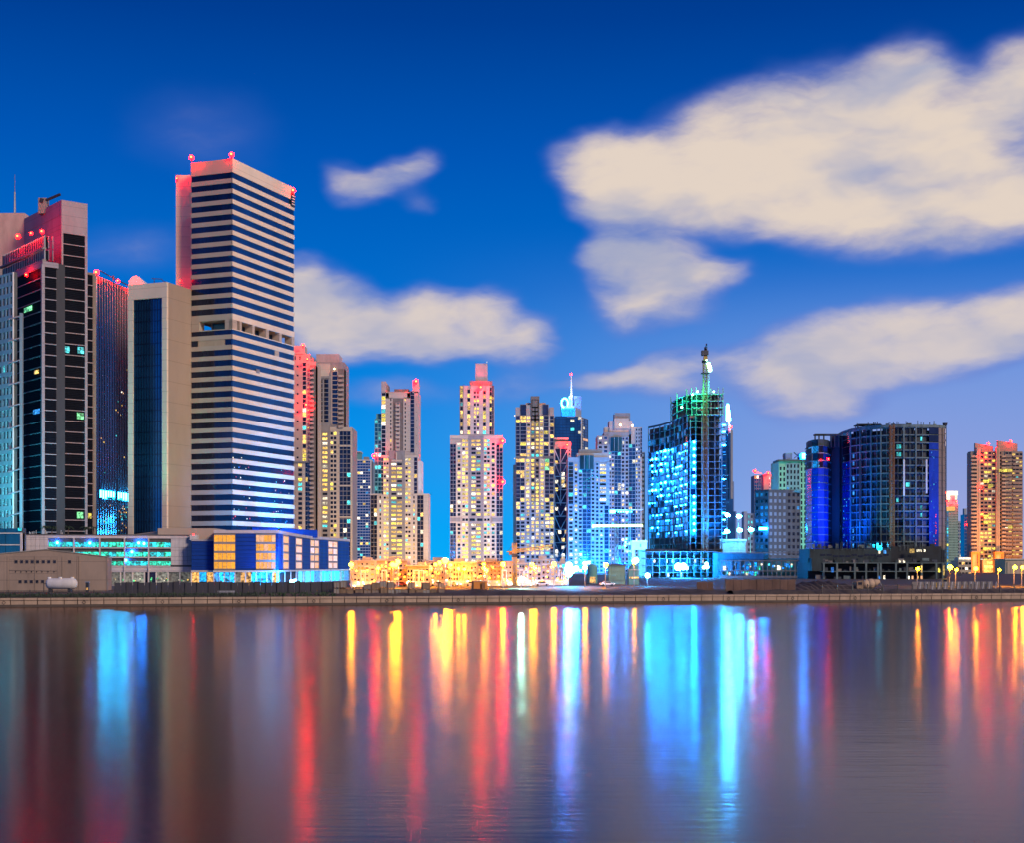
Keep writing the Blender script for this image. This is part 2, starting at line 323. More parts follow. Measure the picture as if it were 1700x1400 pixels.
def spot(parent, p, target, energy, col, size=90, blend=.8, r=.6):
    l = bpy.data.lights.new('flood_beam', 'SPOT'); l.energy = energy; l.color = col; l.spot_size = math.radians(size); l.spot_blend = blend; l.shadow_soft_size = r
    o = bpy.data.objects.new('flood_beam', l); link(o, parent); o.location = Vector(p) - WL[parent.name]; o.rotation_euler = (Vector(target) - Vector(p)).to_track_quat('-Z', 'Y').to_euler()
    return o

# ------------------------------------------------------------------ water, ground, quay
QZ0, QM = 301.0, .233
def qy(x): return QZ0 + QM * x
def build_water():
    m = bpy.data.materials.new('water'); m.use_nodes = True; nt = m.node_tree; nt.nodes.clear(); N = nt.nodes.new; L = nt.links.new; MATS['water'] = m
    g = N('ShaderNodeNewGeometry')
    def noise(sc, stretch, det):
        mp = N('ShaderNodeMapping'); L(g.outputs['Position'], mp.inputs[0]); mp.inputs['Scale'].default_value = stretch
        n = N('ShaderNodeTexNoise'); L(mp.outputs[0], n.inputs['Vector']); n.inputs['Scale'].default_value = sc; n.inputs['Detail'].default_value = det; return n.outputs['Fac']
    a = noise(1, (.4, 1.9, 1), 4); b = noise(1, (.03, .09, 1), 2)
    b1 = N('ShaderNodeBump'); b1.inputs['Strength'].default_value = .05; b1.inputs['Distance'].default_value = .25; L(a, b1.inputs['Height'])
    b2 = N('ShaderNodeBump'); b2.inputs['Strength'].default_value = .06; b2.inputs['Distance'].default_value = .6; L(b, b2.inputs['Height']); L(b1.outputs[0], b2.inputs['Normal'])
    gl = N('ShaderNodeBsdfGlossy'); gl.distribution = 'BECKMANN'; gl.inputs['Roughness'].default_value = .14; gl.inputs['Color'].default_value = (.80, .67, .64, 1); L(b2.outputs[0], gl.inputs['Normal'])
    g2 = N('ShaderNodeBsdfGlossy'); g2.distribution = 'BECKMANN'; g2.inputs['Roughness'].default_value = .245; g2.inputs['Color'].default_value = (.80, .67, .64, 1); L(b2.outputs[0], g2.inputs['Normal'])
    mg = N('ShaderNodeMixShader'); mg.inputs[0].default_value = .42; L(gl.outputs[0], mg.inputs[1]); L(g2.outputs[0], mg.inputs[2])
    df = N('ShaderNodeBsdfDiffuse'); df.inputs['Color'].default_value = (.010, .008, .009, 1)
    fr = N('ShaderNodeFresnel'); fr.inputs['IOR'].default_value = 1.42
    mx = N('ShaderNodeMixShader'); L(fr.outputs[0], mx.inputs[0]); L(df.outputs[0], mx.inputs[1]); L(mg.outputs[0], mx.inputs[2])
    o = N('ShaderNodeOutputMaterial'); L(mx.outputs[0], o.inputs[0])
    mb = MB(); mb.quad((-900, -400, 0), (1500, -400, 0), (1500, qy(1500) + .5, 0), (-900, qy(-900) + .5, 0))
    w = bpy.data.objects.new('water', mb.mesh('water', 'water')); C.objects.link(w); tag(w, kind='structure')
build_water()
mb = MB(); mb.quad((-900, qy(-900) + 1.2, GZ), (1500, qy(1500) + 1.2, GZ), (12000, 2500, GZ), (12000, 14000, GZ), (-12000, 14000, GZ), (-12000, 1500, GZ))
tag(link(bpy.data.objects.new('ground', mb.mesh('ground', 'soil'))), kind='structure')
mb = MB(); mb.quad((-62, 408, GZ + .02), (330, 452, GZ + .02), (330, 480, GZ + .02), (-62, 436, GZ + .02))
tag(link(bpy.data.objects.new('road', mb.mesh('road', 'asphalt'))), kind='structure')

def build_quay():
    q = thing('quay_wall', 'long low stone quay wall along the far edge of the water', 'quay wall', (0, QZ0, 0))
    f = Face(-115, qy(-115), 135, qy(135)); cs = math.hypot(1, QM); pitch = 14.45 / 6 * cs
    part(q, 'footing', f.box(MB(), -80, f.L + 120, -2.2, .12, -.5, .42), 'quay_dark'); part(q, 'backing', f.box(MB(), -80, f.L + 120, -2.2, -.35, .42, GZ - .02), 'quay_dark')
    u_first = (-97.8 + 115) * cs
    k0 = -5
    for k in range(k0, 100):
        u = u_first + k * pitch
        if u > f.L + 6: break
        t = R.uniform(-.03, .03)
        piece(q, 'panel', pitch - .16, .42, .74, 'quay_stone', f.pt(u, -.15 + t, .84), f.rz)
        piece(q, 'coping', pitch - .1, 1.5, .44, 'quay_stone', f.pt(u, -.5 - t, 1.54), f.rz)
        if k % 6 == 0:
            d = MB(); c = f.pt(u, .09, .86); uu = Vector((f.u.x, f.u.y, 0)); zz = Vector((0, 0, 1)); r = .34
            cr = [c - uu * r, c - zz * r, c + uu * r, c + zz * r]
            for i in range(4): d.bar(cr[i], cr[(i + 1) % 4], .14, .1)
            part(q, 'diamond_marker', d, 'quay_dark')
    p = thing('iron_railing', 'dark iron railing along the quay in front of the warehouse', 'fence', (f.pt(0, -2.4, GZ)))
    def rail(root, u0, u1, step):
        n = int((u1 - u0) / step)
        for i in range(n + 1): piece(root, 'post', .14, .14, 1.5, 'dark_steel', f.pt(u0 + i * step, -2.4, GZ + .75), f.rz)
        for z in (.25, 1.35): part(root, 'rail', f.box(MB(), u0, u0 + n * step, -2.43, -2.37, GZ + z - .04, GZ + z + .04), 'dark_steel')
        b = MB()
        for i in range(int(n * step / .28)): f.box(b, u0 + i * .28, u0 + i * .28 + .05, -2.425, -2.375, GZ + .25, GZ + 1.35)
        part(root, 'bars', b, 'dark_steel', 'stuff')
    rail(p, f.up(-25), f.up(448), 4.0)
    p2 = thing('post_fence', 'row of dark posts with two thin rails along the quay by the orange towers', 'fence', (f.pt(f.up(1500), -3, GZ)))
    n = 14; u0 = f.up(1375); u1 = f.up(1720)
    for i in range(n + 1): piece(p2, 'post', .2, .2, 2.1, 'dark_steel', f.pt(u0 + (u1 - u0) * i / n, -3, GZ + 1.05), f.rz)
    for z in (.9, 1.8): part(p2, 'rail', f.box(MB(), u0, u1, -3.03, -2.97, GZ + z - .03, GZ + z + .03), 'dark_steel')
    return f
QF = build_quay()
exec_later = []

# ------------------------------------------------------------------ banded office tower with its cream slab
def office_tower():
    b = Bld('office_tower', 'tallest cream tower banded with dark blue window strips, red lamps on its roof', 'skyscraper', 386, 490)
    K = Vector(((386 - CX) / F * 490, 490)); d = Vector((.3625, .932)); e = Vector((-.932, .3625)); LR, LL = 41.8, 16.6
    fr = Face(*K, *(K + d * LR)); a = K + e * LL; fl = Face(*a, *K)
    zt = zof(262, 490); z = lambda y: zof(y, 490)
    def ring(i, zz0, zz1, name):
        p = [K + d * i + e * i, K + d * (LR - i) + e * i, K + d * (LR - i) + e * (LL - i), K + d * i + e * (LL - i)]
        part(b.root, name, MB().prism([tuple(q) for q in p], zz0, zz1), 'beige')
    ring(.5, GZ - .2, z(546), 'core'); ring(5, z(546), z(529.5), 'plant_floor'); ring(.5, z(529.5), zt - .4, 'core')
    glass = {}
    def band(f, L, z0, z1, n, u0=.15, u1=None):
        u1 = L - .15 if u1 is None else u1; mb = MB(); w = (u1 - u0) / n
        for k in range(n): f.box(mb, u0 + k * w + .05, u0 + (k + 1) * w - .05, -.48, -.22, z0 + .04, z1 - .04)
        part(b.root, 'window_band', mb, 'glass_dark' if f is fl else 'glass_blue')  # left glass darker, right bluer: sky reflection put into the colour
    def spandrel(z0, z1):
        mb = MB(); fl.box(mb, 0, LL, -.5, 0, z0, z1); part(b.root, 'spandrel', mb, 'beige')  # left face gets a darker beige, its shade put into the colour
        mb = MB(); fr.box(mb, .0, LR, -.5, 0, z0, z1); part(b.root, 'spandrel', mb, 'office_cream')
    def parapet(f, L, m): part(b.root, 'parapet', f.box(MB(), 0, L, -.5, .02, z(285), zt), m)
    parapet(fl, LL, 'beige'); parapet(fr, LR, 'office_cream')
    tops = [285 + 17.3 * i for i in range(35)]
    for i, t in enumerate(tops):
        if i == 14: continue
        if i == 16:                       # floor with a louvred infill
            band(fl, LL, z(t + 9.8), z(t), 2, .15, 2.6); band(fl, LL, z(t + 9.8), z(t), 3, 13.6); part(b.root, 'louvre_infill', fl.box(MB(), 2.8, 13.4, -.45, -.12, z(t + 9.8), z(t)), 'tan')
            band(fr, LR, z(t + 9.8), z(t), 20, .15, 28); part(b.root, 'louvre_infill', fr.box(MB(), 28.2, 31, -.45, -.1, z(t + 9.8), z(t)), 'beige'); band(fr, LR, z(t + 9.8), z(t), 7, 31.2)
        else:
            band(fl, LL, z(t + 9.8), z(t), 11); band(fr, LR, z(t + 9.8), z(t), 30)
        bot = t + 17.3 if i != 13 else 529.5
        spandrel(z(bot), z(t + 9.8))
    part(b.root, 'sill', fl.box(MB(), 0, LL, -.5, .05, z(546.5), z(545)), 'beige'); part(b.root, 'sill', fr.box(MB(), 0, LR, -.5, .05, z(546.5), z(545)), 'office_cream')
    for p0, p1 in ((386, 388), (398, 401.5), (419, 423), (442, 446.5), (464, 468), (484.5, 489)):
        part(b.root, 'pillar', fr.box(MB(), fr.up(p0) + .02, fr.up(p1), -3, -.02, z(545), z(529.5)), 'beige')
    for p0, p1 in ((317.5, 331), (380, 385.8)): part(b.root, 'pillar', fl.box(MB(), fl.up(p0), fl.up(p1), -3, -.02, z(545), z(529.5)), 'beige')
    for k in range(8): part(b.root, 'recessed_window', fr.box(MB(), 6 + k * 4.3, 9.8 + k * 4.3, -4.95, -4.8, z(545), z(530)), 'glass_blue')
    part(b.root, 'recessed_window', fl.box(MB(), 5.5, LL - 5.4, -4.95, -4.8, z(545), z(530)), 'glass_blue')
    # roof-edge plate with pale strokes
    u0, u1 = fr.up(482.5), fr.up(488.5)
    s = part(b.root, 'sign_plate', fr.box(MB(), u0, u1, .02, .3, zof(334, 520), zof(312, 520)), 'dark_steel')
    for k in range(4): part(s, 'letter_stroke', fr.box(MB(), u0 + .5, u1 - .3, .3, .36, zof(331 - k * 4.6, 520), zof(329.2 - k * 4.6, 520)), 'white_paint')
    for k in range(36):                  # glowing specks put on the lower glass as reflected city lights
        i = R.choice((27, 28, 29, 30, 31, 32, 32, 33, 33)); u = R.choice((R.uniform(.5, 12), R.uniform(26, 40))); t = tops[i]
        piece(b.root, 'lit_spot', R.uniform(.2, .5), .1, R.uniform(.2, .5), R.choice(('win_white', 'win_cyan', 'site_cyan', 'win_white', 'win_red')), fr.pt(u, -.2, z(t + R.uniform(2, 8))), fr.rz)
    # a service hatch on the long face
    part(b.root, 'hatch', fr.box(MB(), fr.up(425), fr.up(430.5), .0, .15, zof(619, 505), zof(612.5, 505)), 'grey_wall')
    # cream slab in front-left
    K2 = Vector(((278 - CX) / F * 483.2, 483.2)); L2 = 15.5; a2 = K2 + e * L2; f2 = Face(*a2, *K2); zt2 = zof(468, 483.2)
    i = .5; p = [K2 - e * 0 + d * i, K2 + d * 20, K2 + d * 20 + e * L2, K2 + e * L2 + d * i]
    part(b.root, 'slab', MB().prism([tuple(q) for q in p], GZ - .2, zt2), 'slab_shade_beige')  # darker beige holds the shade of the slab's side face
    u0, u1 = f2.up(222), f2.up(270); zc0, zc1 = zof(890, 483.2), zof(493.5, 483.2)
    for (x0, x1, y0, y1) in ((0, u0, GZ, zt2), (u1, L2, GZ, zt2), (u0, u1, zc1, zt2)): part(b.root, 'slab_edge', f2.box(MB(), x0, x1, -.52, .4, y0, y1), 'office_cream')
    b.bay(f2, u0, u1, zc0 - 14, zc1, 25, 11, .9, .965, 'glass_dark', [('glass_blue', 1)], n=.05, depth=.3, name='curtain_grid', wname='pane')
    # tall shaft between slab and banded faces
    x0, x1 = W(292, 0, 502).x, W(318, 0, 502).x
    part(b.root, 'stair_shaft', MB().box(x0, x1, 502, 518, GZ, zof(290, 502)), 'office_cream')
    for px, py, Y in ((318, 261, 494.5), (384.5, 256, 489.6), (294, 296, 501.5), (487, 316, 527)): b.beacon(px, py, Y, .62 if px != 294 else .4, .8)
    for px, py, Y in ((299, 466, 497),): b.beacon(px, py, Y, .2, .4)
    b.done(280)
office_tower()

# ------------------------------------------------------------------ dark louvred tower at the edge
def louvred_tower():
    b = Bld('louvred_tower', 'dark tower with stacked louvre floors and grey edges, thin mast on the roof', 'skyscraper', 102, 480)
    A = Vector((.773, .634)); E = Vector((-.63, .776))
    P1 = Vector(((102 - CX) / F * 480, 480)); fr = Face(*P1, *(P1 + A * 9)); zt = zof(331, 480)
    def prism(pts, z0, z1, m, name): return part(b.root, name, MB().prism([tuple(q) for q in pts], z0, z1), m)
    prism([P1 + A * .3 + E * .5, P1 + A * 9 + E * .5, P1 + A * 9 + E * 34, P1 + A * .3 + E * 34], GZ, zt, 'mauve_panel', 'wing')
    prism([P1, P1 + A * .3, P1 + A * .3 + E * 34, P1 + E * 34], GZ, zt - .02, 'mauve_panel', 'wing_side')
    for k in range(5): part(b.root, 'joint', MB().bar((P1 + E * .6 - A * .02).to_3d() + Vector((0, 0, zt - 5 - k * 4.6)), (P1 + E * 33 - A * .02).to_3d() + Vector((0, 0, zt - 5 - k * 4.6)), .12), 'grey_wall')
    cache = {}
    def louvre(f, u0, u1, z0, z1, n0=0.):
        k = (round(u1 - u0, 2), round(z1 - z0, 2))
        if k not in cache:
            w, h = k; mb = MB().box(-w / 2, w / 2, .12, .3, -h / 2, h / 2); n = 6
            for j in range(n):
                zc = -h / 2 + h * (j + .5) / n; mb.box8([(-w / 2, -.06, zc - .14), (w / 2, -.06, zc - .14), (w / 2, .12, zc - .02), (-w / 2, .12, zc - .02), (-w / 2, -.06, zc - .06), (w / 2, -.06, zc - .06), (w / 2, .12, zc + .1), (-w / 2, .12, zc + .1)])
            cache[k] = mb.mesh('louvre', 'louvre')
        o = bpy.data.objects.new('louvre_panel', cache[k]); link(o, b.root); o.location = f.pt((u0 + u1) / 2, n0 - .25, (z0 + z1) / 2) - WL[b.root.name]; o.rotation_euler = (0, 0, f.rz)
    def stack(f, u0, u1, ytop, Y, n, m='mauve_panel', n0=0., pitch=18.35):
        for i in range(n):
            z1, z0 = zof(ytop + pitch * i, Y), zof(ytop + pitch * (i + 1), Y)
            louvre(f, u0, u1, z0 + .28, z1, n0); part(b.root, 'slab_edge', f.box(MB(), u0, u1, n0 - .5, n0 + .02, z0, z0 + .28), m)
    u0, u1 = fr.up(105), fr.up(141)
    stack(fr, u0, u1, 388, 482, 28)
    for x0, x1, z0, z1 in ((0, u0, GZ, zt), (u1, 9, GZ, zt), (u0, u1, zof(388, 482), zt)): part(b.root, 'frame', fr.box(MB(), x0, x1, -.6, .05, z0, z1), 'mauve_panel')
    # recessed bay beyond the wing
    Q = P1 + A * 9 + E * 3; f3 = Face(*Q, *(Q + A * 6)); ua, ub = f3.up(145.5), f3.up(154.5); z3 = zof(450, 488)
    prism([Q + A * .0 + E * .5, Q + A * (ub + 1.3) + E * .5, Q + A * (ub + 1.3) + E * 20, Q + E * 20], GZ, z3, 'brown_wall', 'side_bay')
    stack(f3, ua, ub, 456, 490, 24)
    # corner block
    P2 = Vector(((71 - CX) / F * 466, 466)); f4 = Face(*P2, *(P2 + A * 8)); B0 = P2 + E * 42; f5 = Face(*B0, *P2); z4 = zof(433, 466); u4 = f4.up(94)
    prism([P2 + A * .5 + E * .5, P2 + A * (u4 + 3) + E * .5, P2 + A * (u4 + 3) + E * 40, P2 + A * .5 + E * 40], GZ, z4 - .1, 'recess_grey', 'block_core')
    stack(f4, f4.up(74), u4, 445, 470, 25); ul, ur = f5.up(26), f5.up(69)
    stack(f5, ul, ur, 445, 469, 25)
    part(b.root, 'cornice', f4.box(MB(), 0, u4 + .6, -.6, .12, zof(444, 468), z4), 'mauve_panel'); part(b.root, 'cornice', f5.box(MB(), ul - 2, f5.L + .12, -.6, .12, zof(444, 468), z4), 'mauve_panel')
    part(b.root, 'corner_column', f4.box(MB(), -.45, .55, -.5, .35, GZ, zof(438, 466)), 'mauve_panel')
    # crown of two railed tiers
    for k, (ya, yb, off) in enumerate(((394, 414, 1.2), (417, 434, .4))):
        za, zb = zof(yb, 470), zof(ya, 470)
        prism([P2 + A * .9 + E * off, P2 + A * (u4 - 2.5) + E * off, P2 + A * (u4 - 2.5) + E * 39, P2 + A * .9 + E * 39], za, zb - .3, 'louvre', 'crown_tier')
        n = 24
        for i in range(n): u = f5.L - .4 - i * 1.6; part(b.root, 'fin', f5.box(MB(), u - .2, u + .2, -.9, -.74, za, zb), 'white_wall')
        for i in range(3): part(b.root, 'fin', f4.box(MB(), .6 + i * 1.4, .85 + i * 1.4, -.9 + off * 0, -.4, za, zb), 'mauve_panel')
        part(b.root, 'tier_slab', f5.box(MB(), 2, f5.L - .1, -1.2, .1, za - .55, za), 'grey_wall')
    # roof volumes
    x0, x1 = W(-14, 0, 506).x, W(41, 0, 506).x
    part(b.root, 'roof_block', MB().box(x0, x1, 506, 524, z4 - 2, zof(353, 506)), 'pink_wall')
    m = part(b.root, 'mast', MB().cyl(W(24.5, 353, 510), W(24.5, 318, 510), .42, .3, 8), 'steel'); part(m, 'mast_tip', MB().cyl(W(24.5, 318, 510), W(24.5, 289, 510), .16, .1, 6), 'steel')
    c = W(72, 331, 492); g = part(b.root, 'cleaning_crane', MB().box(c.x - 1.3, c.x + 1.5, c.y - 1.5, c.y + 1.5, c.z - 5, c.z + .3), 'mid_concrete')
    part(g, 'crane_arm', MB().bar(W(74, 333, 491), W(100, 322, 489), .7), 'dark_steel'); part(g, 'counterweight', MB().bar(W(67, 332, 491), W(73, 334, 491), 1.4), 'dark_steel')
    # framed grid and braces at the left end
    f6 = pface(-14, 470, 21, 461); z6 = zof(452, 462)
    part(b.root, 'grid_core', f6.box(MB(), -2, f6.L, -1.6, -.45, GZ, z6), 'dark_concrete')
    b.bay(f6, 0, f6.L, zof(900, 462), z6, 24, 6, .56, .64, 'white_wall', [('win_dark', 24), ('win_cyan', .5)], name='frame_grid')
    p = W(36.5, 0, 462); part(b.root, 'brace_column', MB().box(p.x - .45, p.x + .45, 461, 462, zof(893, 462), zof(520, 462)), 'blue_grey')
    for k in range(10):
        y = 526 + 36.4 * k
        part(b.root, 'brace_beam', MB().bar(W(14, y + 4, 461.3), W(36, y - 2 + .002 * (y - 526), 461.3), .9, .35), 'mauve_panel')
    # lit rooms
    def room(f, p0, p1, ya, yb, Y, m, cols=2):
        u0, u1 = f.up(p0), f.up(p1); w = (u1 - u0) / cols; z0, z1 = zof(yb, Y), zof(ya, Y)
        for c in range(cols):
            for r in range(2): piece(b.root, 'lit_window', w * .86, .2, (z1 - z0) * .45, m, f.pt(u0 + w * (c + .5), .0, z0 + (z1 - z0) * (.25 + .5 * r)), f.rz)
    room(fr, 105, 115.5, 575, 586, 482, 'win_cyan', 2); room(fr, 128.5, 139.5, 577, 588, 486, 'win_cyan', 2); room(fr, 127.5, 139, 686, 697, 486, 'win_green', 2); room(fr, 127.5, 138.5, 851, 862, 486, 'win_green', 2)
    room(f3, 145.8, 152, 853, 862, 490, 'win_yellow', 1); room(f5, 40, 53, 508, 516, 475, 'win_green', 3); room(f5, 55, 65.5, 679, 687, 470, 'win_blue', 3)
    room(f5, 57, 64, 614, 620, 470, 'win_warm', 2)
    b.beacon(70, 384, 467.5, .5, 1.2); b.beacon(44, 456, 473, .4, .3); b.beacon(30, 392, 478, .55, .6); b.beacon(52, 387, 471, .4, .6)  # last two beacons are added to spread red over the crown
    b.done(300)
louvred_tower()

def fin_tower():
    b = Bld('glass_tower', 'dark glass tower with thin vertical fins and a cyan lit row near its foot', 'skyscraper', 160, 560)
    x0, y0 = (160 - CX) / F * 560, 560; d = Vector((.1795, .9838)); f = Face(x0, y0, x0 + d.x * 30, y0 + d.y * 30); zt = zof(456, 560)
    p = [Vector((x0, y0)) + Vector((-.3, .3)), f.o + d * 30 + Vector((-.3, 0)), f.o + d * 30 + Vector((-12, 2)), Vector((x0 - 12, y0 + .3))]
    part(b.root, 'core', MB().prism([tuple(q) for q in p], GZ, zt), 'dark_concrete')
    n = 13; w = 29 / n
    for i in range(n):
        part(b.root, 'glass_strip', f.box(MB(), .2 + i * w, .2 + (i + 1) * w - .12, -.2, .1, GZ + 3, zt - 1.5), 'glass_mid'); part(b.root, 'fin', f.box(MB(), .08 + i * w, .22 + i * w, -.1, .3, GZ, zt), 'lilac_panel')
    part(b.root, 'corner_tube', MB().cyl((x0 - .2, y0 - .4, GZ), (x0 - .2, y0 - .4, zt + .3), .45, n=8), 'white_wall')
    for i in range(26): part(b.root, 'bracket', MB().box(x0 - .8, x0 + .2, y0 - .9, y0 - .3, GZ + 5 + i * 4.3, GZ + 5.3 + i * 4.3), 'steel')
    for i in range(12):
        if i == 6: continue
        u = .45 + i * w + w; h = R.choice((3.1, 2.7, 2.2)); piece(b.root, 'lit_window', .95, .2, h, 'sign_cyan', f.pt(u + .5, .25, zof(824, 575) + (3.1 - h) / 2), f.rz)
        if R.random() < .6: piece(b.root, 'lit_window', .8, .2, 1.0, 'bay_cyan', f.pt(u + .6, .25, zof(829, 575)), f.rz)
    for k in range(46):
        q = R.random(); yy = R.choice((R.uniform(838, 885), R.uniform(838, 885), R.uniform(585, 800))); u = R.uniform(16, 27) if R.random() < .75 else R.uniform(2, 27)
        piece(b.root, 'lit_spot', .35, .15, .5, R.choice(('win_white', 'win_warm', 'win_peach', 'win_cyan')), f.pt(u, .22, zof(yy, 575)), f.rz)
    part(b.root, 'maintenance_rail', MB().bar(W(166, 449, 562), W(188, 461, 570), .3).bar(W(188, 461, 570), W(214, 474, 583), .35).cyl(W(188, 465, 570), W(188, 457, 570), .3), 'dark_steel')
    b.beacon(160.5, 452, 559, .75, .6); b.beacon(217, 477, 586, .6, .6); b.beacon(196, 466, 569, .5, .5)  # last beacon is added to throw red down the glass
    # white barrel roof behind
    xa, xb = W(214, 0, 592).x, W(256, 0, 592).x; part(b.root, 'rear_wing', MB().box(xa, xb, 592, 610, GZ, zof(476, 592)), 'white_wall')
    pts = [(xa + (xb - 3 - xa) * i / 10, zof(476, 592) + 4.6 * math.sin(math.pi * (.18 + .82 * i / 10)) * (1 if i < 10 else .2)) for i in range(11)]
    mb = MB(); n = len(pts)
    for y in (591.5, 606): mb.v += [(x, y, z) for x, z in pts] + [(pts[-1][0], y, zof(478, 592)), (pts[0][0], y, zof(478, 592))]
    m = n + 2; mb.f = [tuple(range(m)), tuple(range(2 * m - 1, m - 1, -1))] + [(i, m + i, m + (i + 1) % m, (i + 1) % m) for i in range(m)]
    part(b.root, 'barrel_roof', mb, 'white_paint')
    part(b.root, 'roof_davit', MB().bar(W(252, 462, 588), W(270, 463, 588), .25).bar(W(256, 463, 588), W(256, 475, 588), .25).bar(W(269, 465, 588), W(281, 471, 588), .25), 'dark_steel')
    b.done()
fin_tower()

# ------------------------------------------------------------------ annex, car park, warehouse, podium
def annex():
    b = Bld('glass_annex', 'low teal glass block at the foot of the louvred tower', 'building', 18, 430)
    b.core(-60, 37, 878, 975, 'dark_concrete', .3, 3)
    for i, (y0, y1) in enumerate(((878, 885.5), (887, 904.5), (906.5, 925), (927, 945))):
        for k in range(4): piece(b.root, 'glass_panel', 4.3, .3, zof(y0, 430) - zof(y1, 430) - .1, 'glass_teal', (W(37, 0, 430).x - .6 - 2.2 - k * 4.4, 430.1, (zof(y0, 430) + zof(y1, 430)) / 2))
    for y in (886.2, 905.5, 926): part(b.root, 'ledge', MB().box(W(-60, 0, 430).x, W(36.5, 0, 430).x, 429.6, 430.3, zof(y, 430) - .15, zof(y, 430) + .15), 'white_paint')
    x = W(37, 0, 430).x; part(b.root, 'end_frame', MB().box(x - .5, x, 429.5, 432, GZ, zof(886, 430)), 'white_wall')
    lp = part(b.root, 'roof_wash_light', MB().box(x - 1.1, x - .3, 429.2, 430.2, zof(882, 430), zof(877.5, 430)), 'bay_cyan')
    p = W(12, 872, 431); spot(lp, (p.x, p.y, p.z), W(18, 720, 462), 90000, (.05, .75, 1), 120, .9)
    b.done()
annex()

def car_park():
    b = Bld('car_park', 'long pale car park with three rows of green lit bays above tall open columns', 'building', 180, 445)
    mat('dim_room', (.1, .1, .1), .4, var=0, emis=(.62, .62, .5), es=.22, rnd=.6); mat('plant_light', (.1, .1, .1), .4, var=0, emis=(.1, 1, .35), es=.8, rnd=.8)
    f = pface(37, 442, 318, 452); L = f.L; z = lambda y: zof(y, 445); u = f.up
    part(b.root, 'core', f.box(MB(), 0, L, -36, -1.2, GZ, z(889.5)), 'mid_concrete')
    def wall(p0, p1, y0, y1, m='lilac_panel', n=0., name='wall_panel'): part(b.root, name, f.box(MB(), u(p0), u(p1), -1.2, n, z(y1), z(y0)), m)
    cols = [37, 44.2, 51.5, 58.8, 66, 73, 80]
    for i in range(6):
        for y0, y1 in ((889, 893), (893.4, 907.4), (907.8, 930)): wall(cols[i] + .15, cols[i + 1] - .15, y0, y1)
    cols = [283.5, 290.5, 297.3, 304, 311, 318]
    for i in range(5):
        for y0, y1 in ((889, 894), (894.4, 909), (909.4, 924.5), (924.9, 939)): wall(cols[i] + .15, cols[i + 1] - .15, y0, y1)
    wall(80, 283.5, 889, 894.4)
    bays = [(80, 121.5), (124, 164.5), (167, 205.5), (208, 245.5), (248, 283.5)]
    for y in (909.3, 925.2, 940): wall(80, 283.5, y, y + 2, n=.25, name='floor_edge')
    for p in (121.5, 164.5, 205.5, 245.5): wall(p, p + 2.3, 894, 968, n=.45, name='pier')
    for p0, p1 in bays:
        for y0, y1 in ((894.8, 909), (911.5, 925), (927.5, 939.8)):
            o = b.bay(f, u(p0), u(p1), z(y1), z(y0), 1, 3, .95, .56, 'dark_concrete', [('bay_green', 3), ('bay_cyan', 1.6)], n=-.5, depth=.5, name='bay_frame', z_low=.3, wname='bay_screen')
    # bulkhead lamps in the bays
    for px, py in ((95, 902), (149, 902.5), (230, 902), (239, 903), (219, 917), (209, 931)):
        part(b.root, 'bulkhead_lamp', MB().ball(f.pt(u(px), -.1, z(py)), .42, 8, 6), 'bulb_cyan')
    wall(80, 318, 942, 950.5, name='lower_band')
    b.bay(f, u(80), u(318), GZ + .1, z(950.5), 1, 12, .88, .94, 'white_wall', [('dim_room', 3), ('glass_mid', 1)], n=-.2, depth=.9, name='arcade', wname='arcade_window')
    for k in range(22):
        px = R.uniform(188, 316); part(b.root, 'planter_lamp', MB().ball(f.pt(u(px), .15, z(R.uniform(960, 967))), R.uniform(.14, .3), 6, 5), R.choice(('plant_light', 'plant_light', 'win_warm', 'win_white')))
    part(b.root, 'roof_kerb', f.box(MB(), 0, L, -36, .2, z(889.5) + .0, z(888)), 'dark_concrete')
    for px in (48, 50, 53, 56, 60, 77, 79, 104, 106): part(b.root, 'roof_post', MB().box(f.pt(u(px), -2, 0).x - .06, f.pt(u(px), -2, 0).x + .06, 444, 444.1, z(888), z(R.uniform(880, 885))), 'white_paint')
    for tg, e_, cl, px_ in (((W(296, 720, 488)), 70000, (.02, 1, .75), 287), ((W(271, 700, 480)), 26000, (.05, 1, .6), 262)):
        hp = W(px_, 886, 462); lp = part(b.root, 'roof_wash_light', MB().box(hp.x - .4, hp.x + .4, 462.4, 463, hp.z - 1.2, hp.z - .3), 'dark_steel'); spot(lp, (hp.x, 462.0, hp.z + 1.2), tg, e_, cl, 70, 1)  # unseen lamps added to throw the teal wash on the slab
    # sloping beige roof over the inner court
    mb = MB(); q = [W(215, 0, 470), W(262, 0, 462), W(352, 0, 462), W(352, 0, 486), W(215, 0, 486)]
    part(b.root, 'court_roof', mb.prism([(v.x, v.y) for v in q], z(900), [zof(891, 470), zof(883, 462), zof(880, 462), zof(880, 486), zof(889, 486)]), 'beige')
    part(b.root, 'court_roof', MB().box(W(262, 0, 461).x, W(356, 0, 461).x, 461, 480, z(897), zof(878, 461)), 'beige')
    rv = part(b.root, 'roof_vent', MB().box(W(315, 0, 450).x, W(327, 0, 450).x, 450, 453, z(897), zof(889, 450)), 'white_wall'); part(rv, 'red_lamp', MB().ball(W(321, 888, 451), .2, 6, 5), 'beacon_red')
    b.done()
car_park()

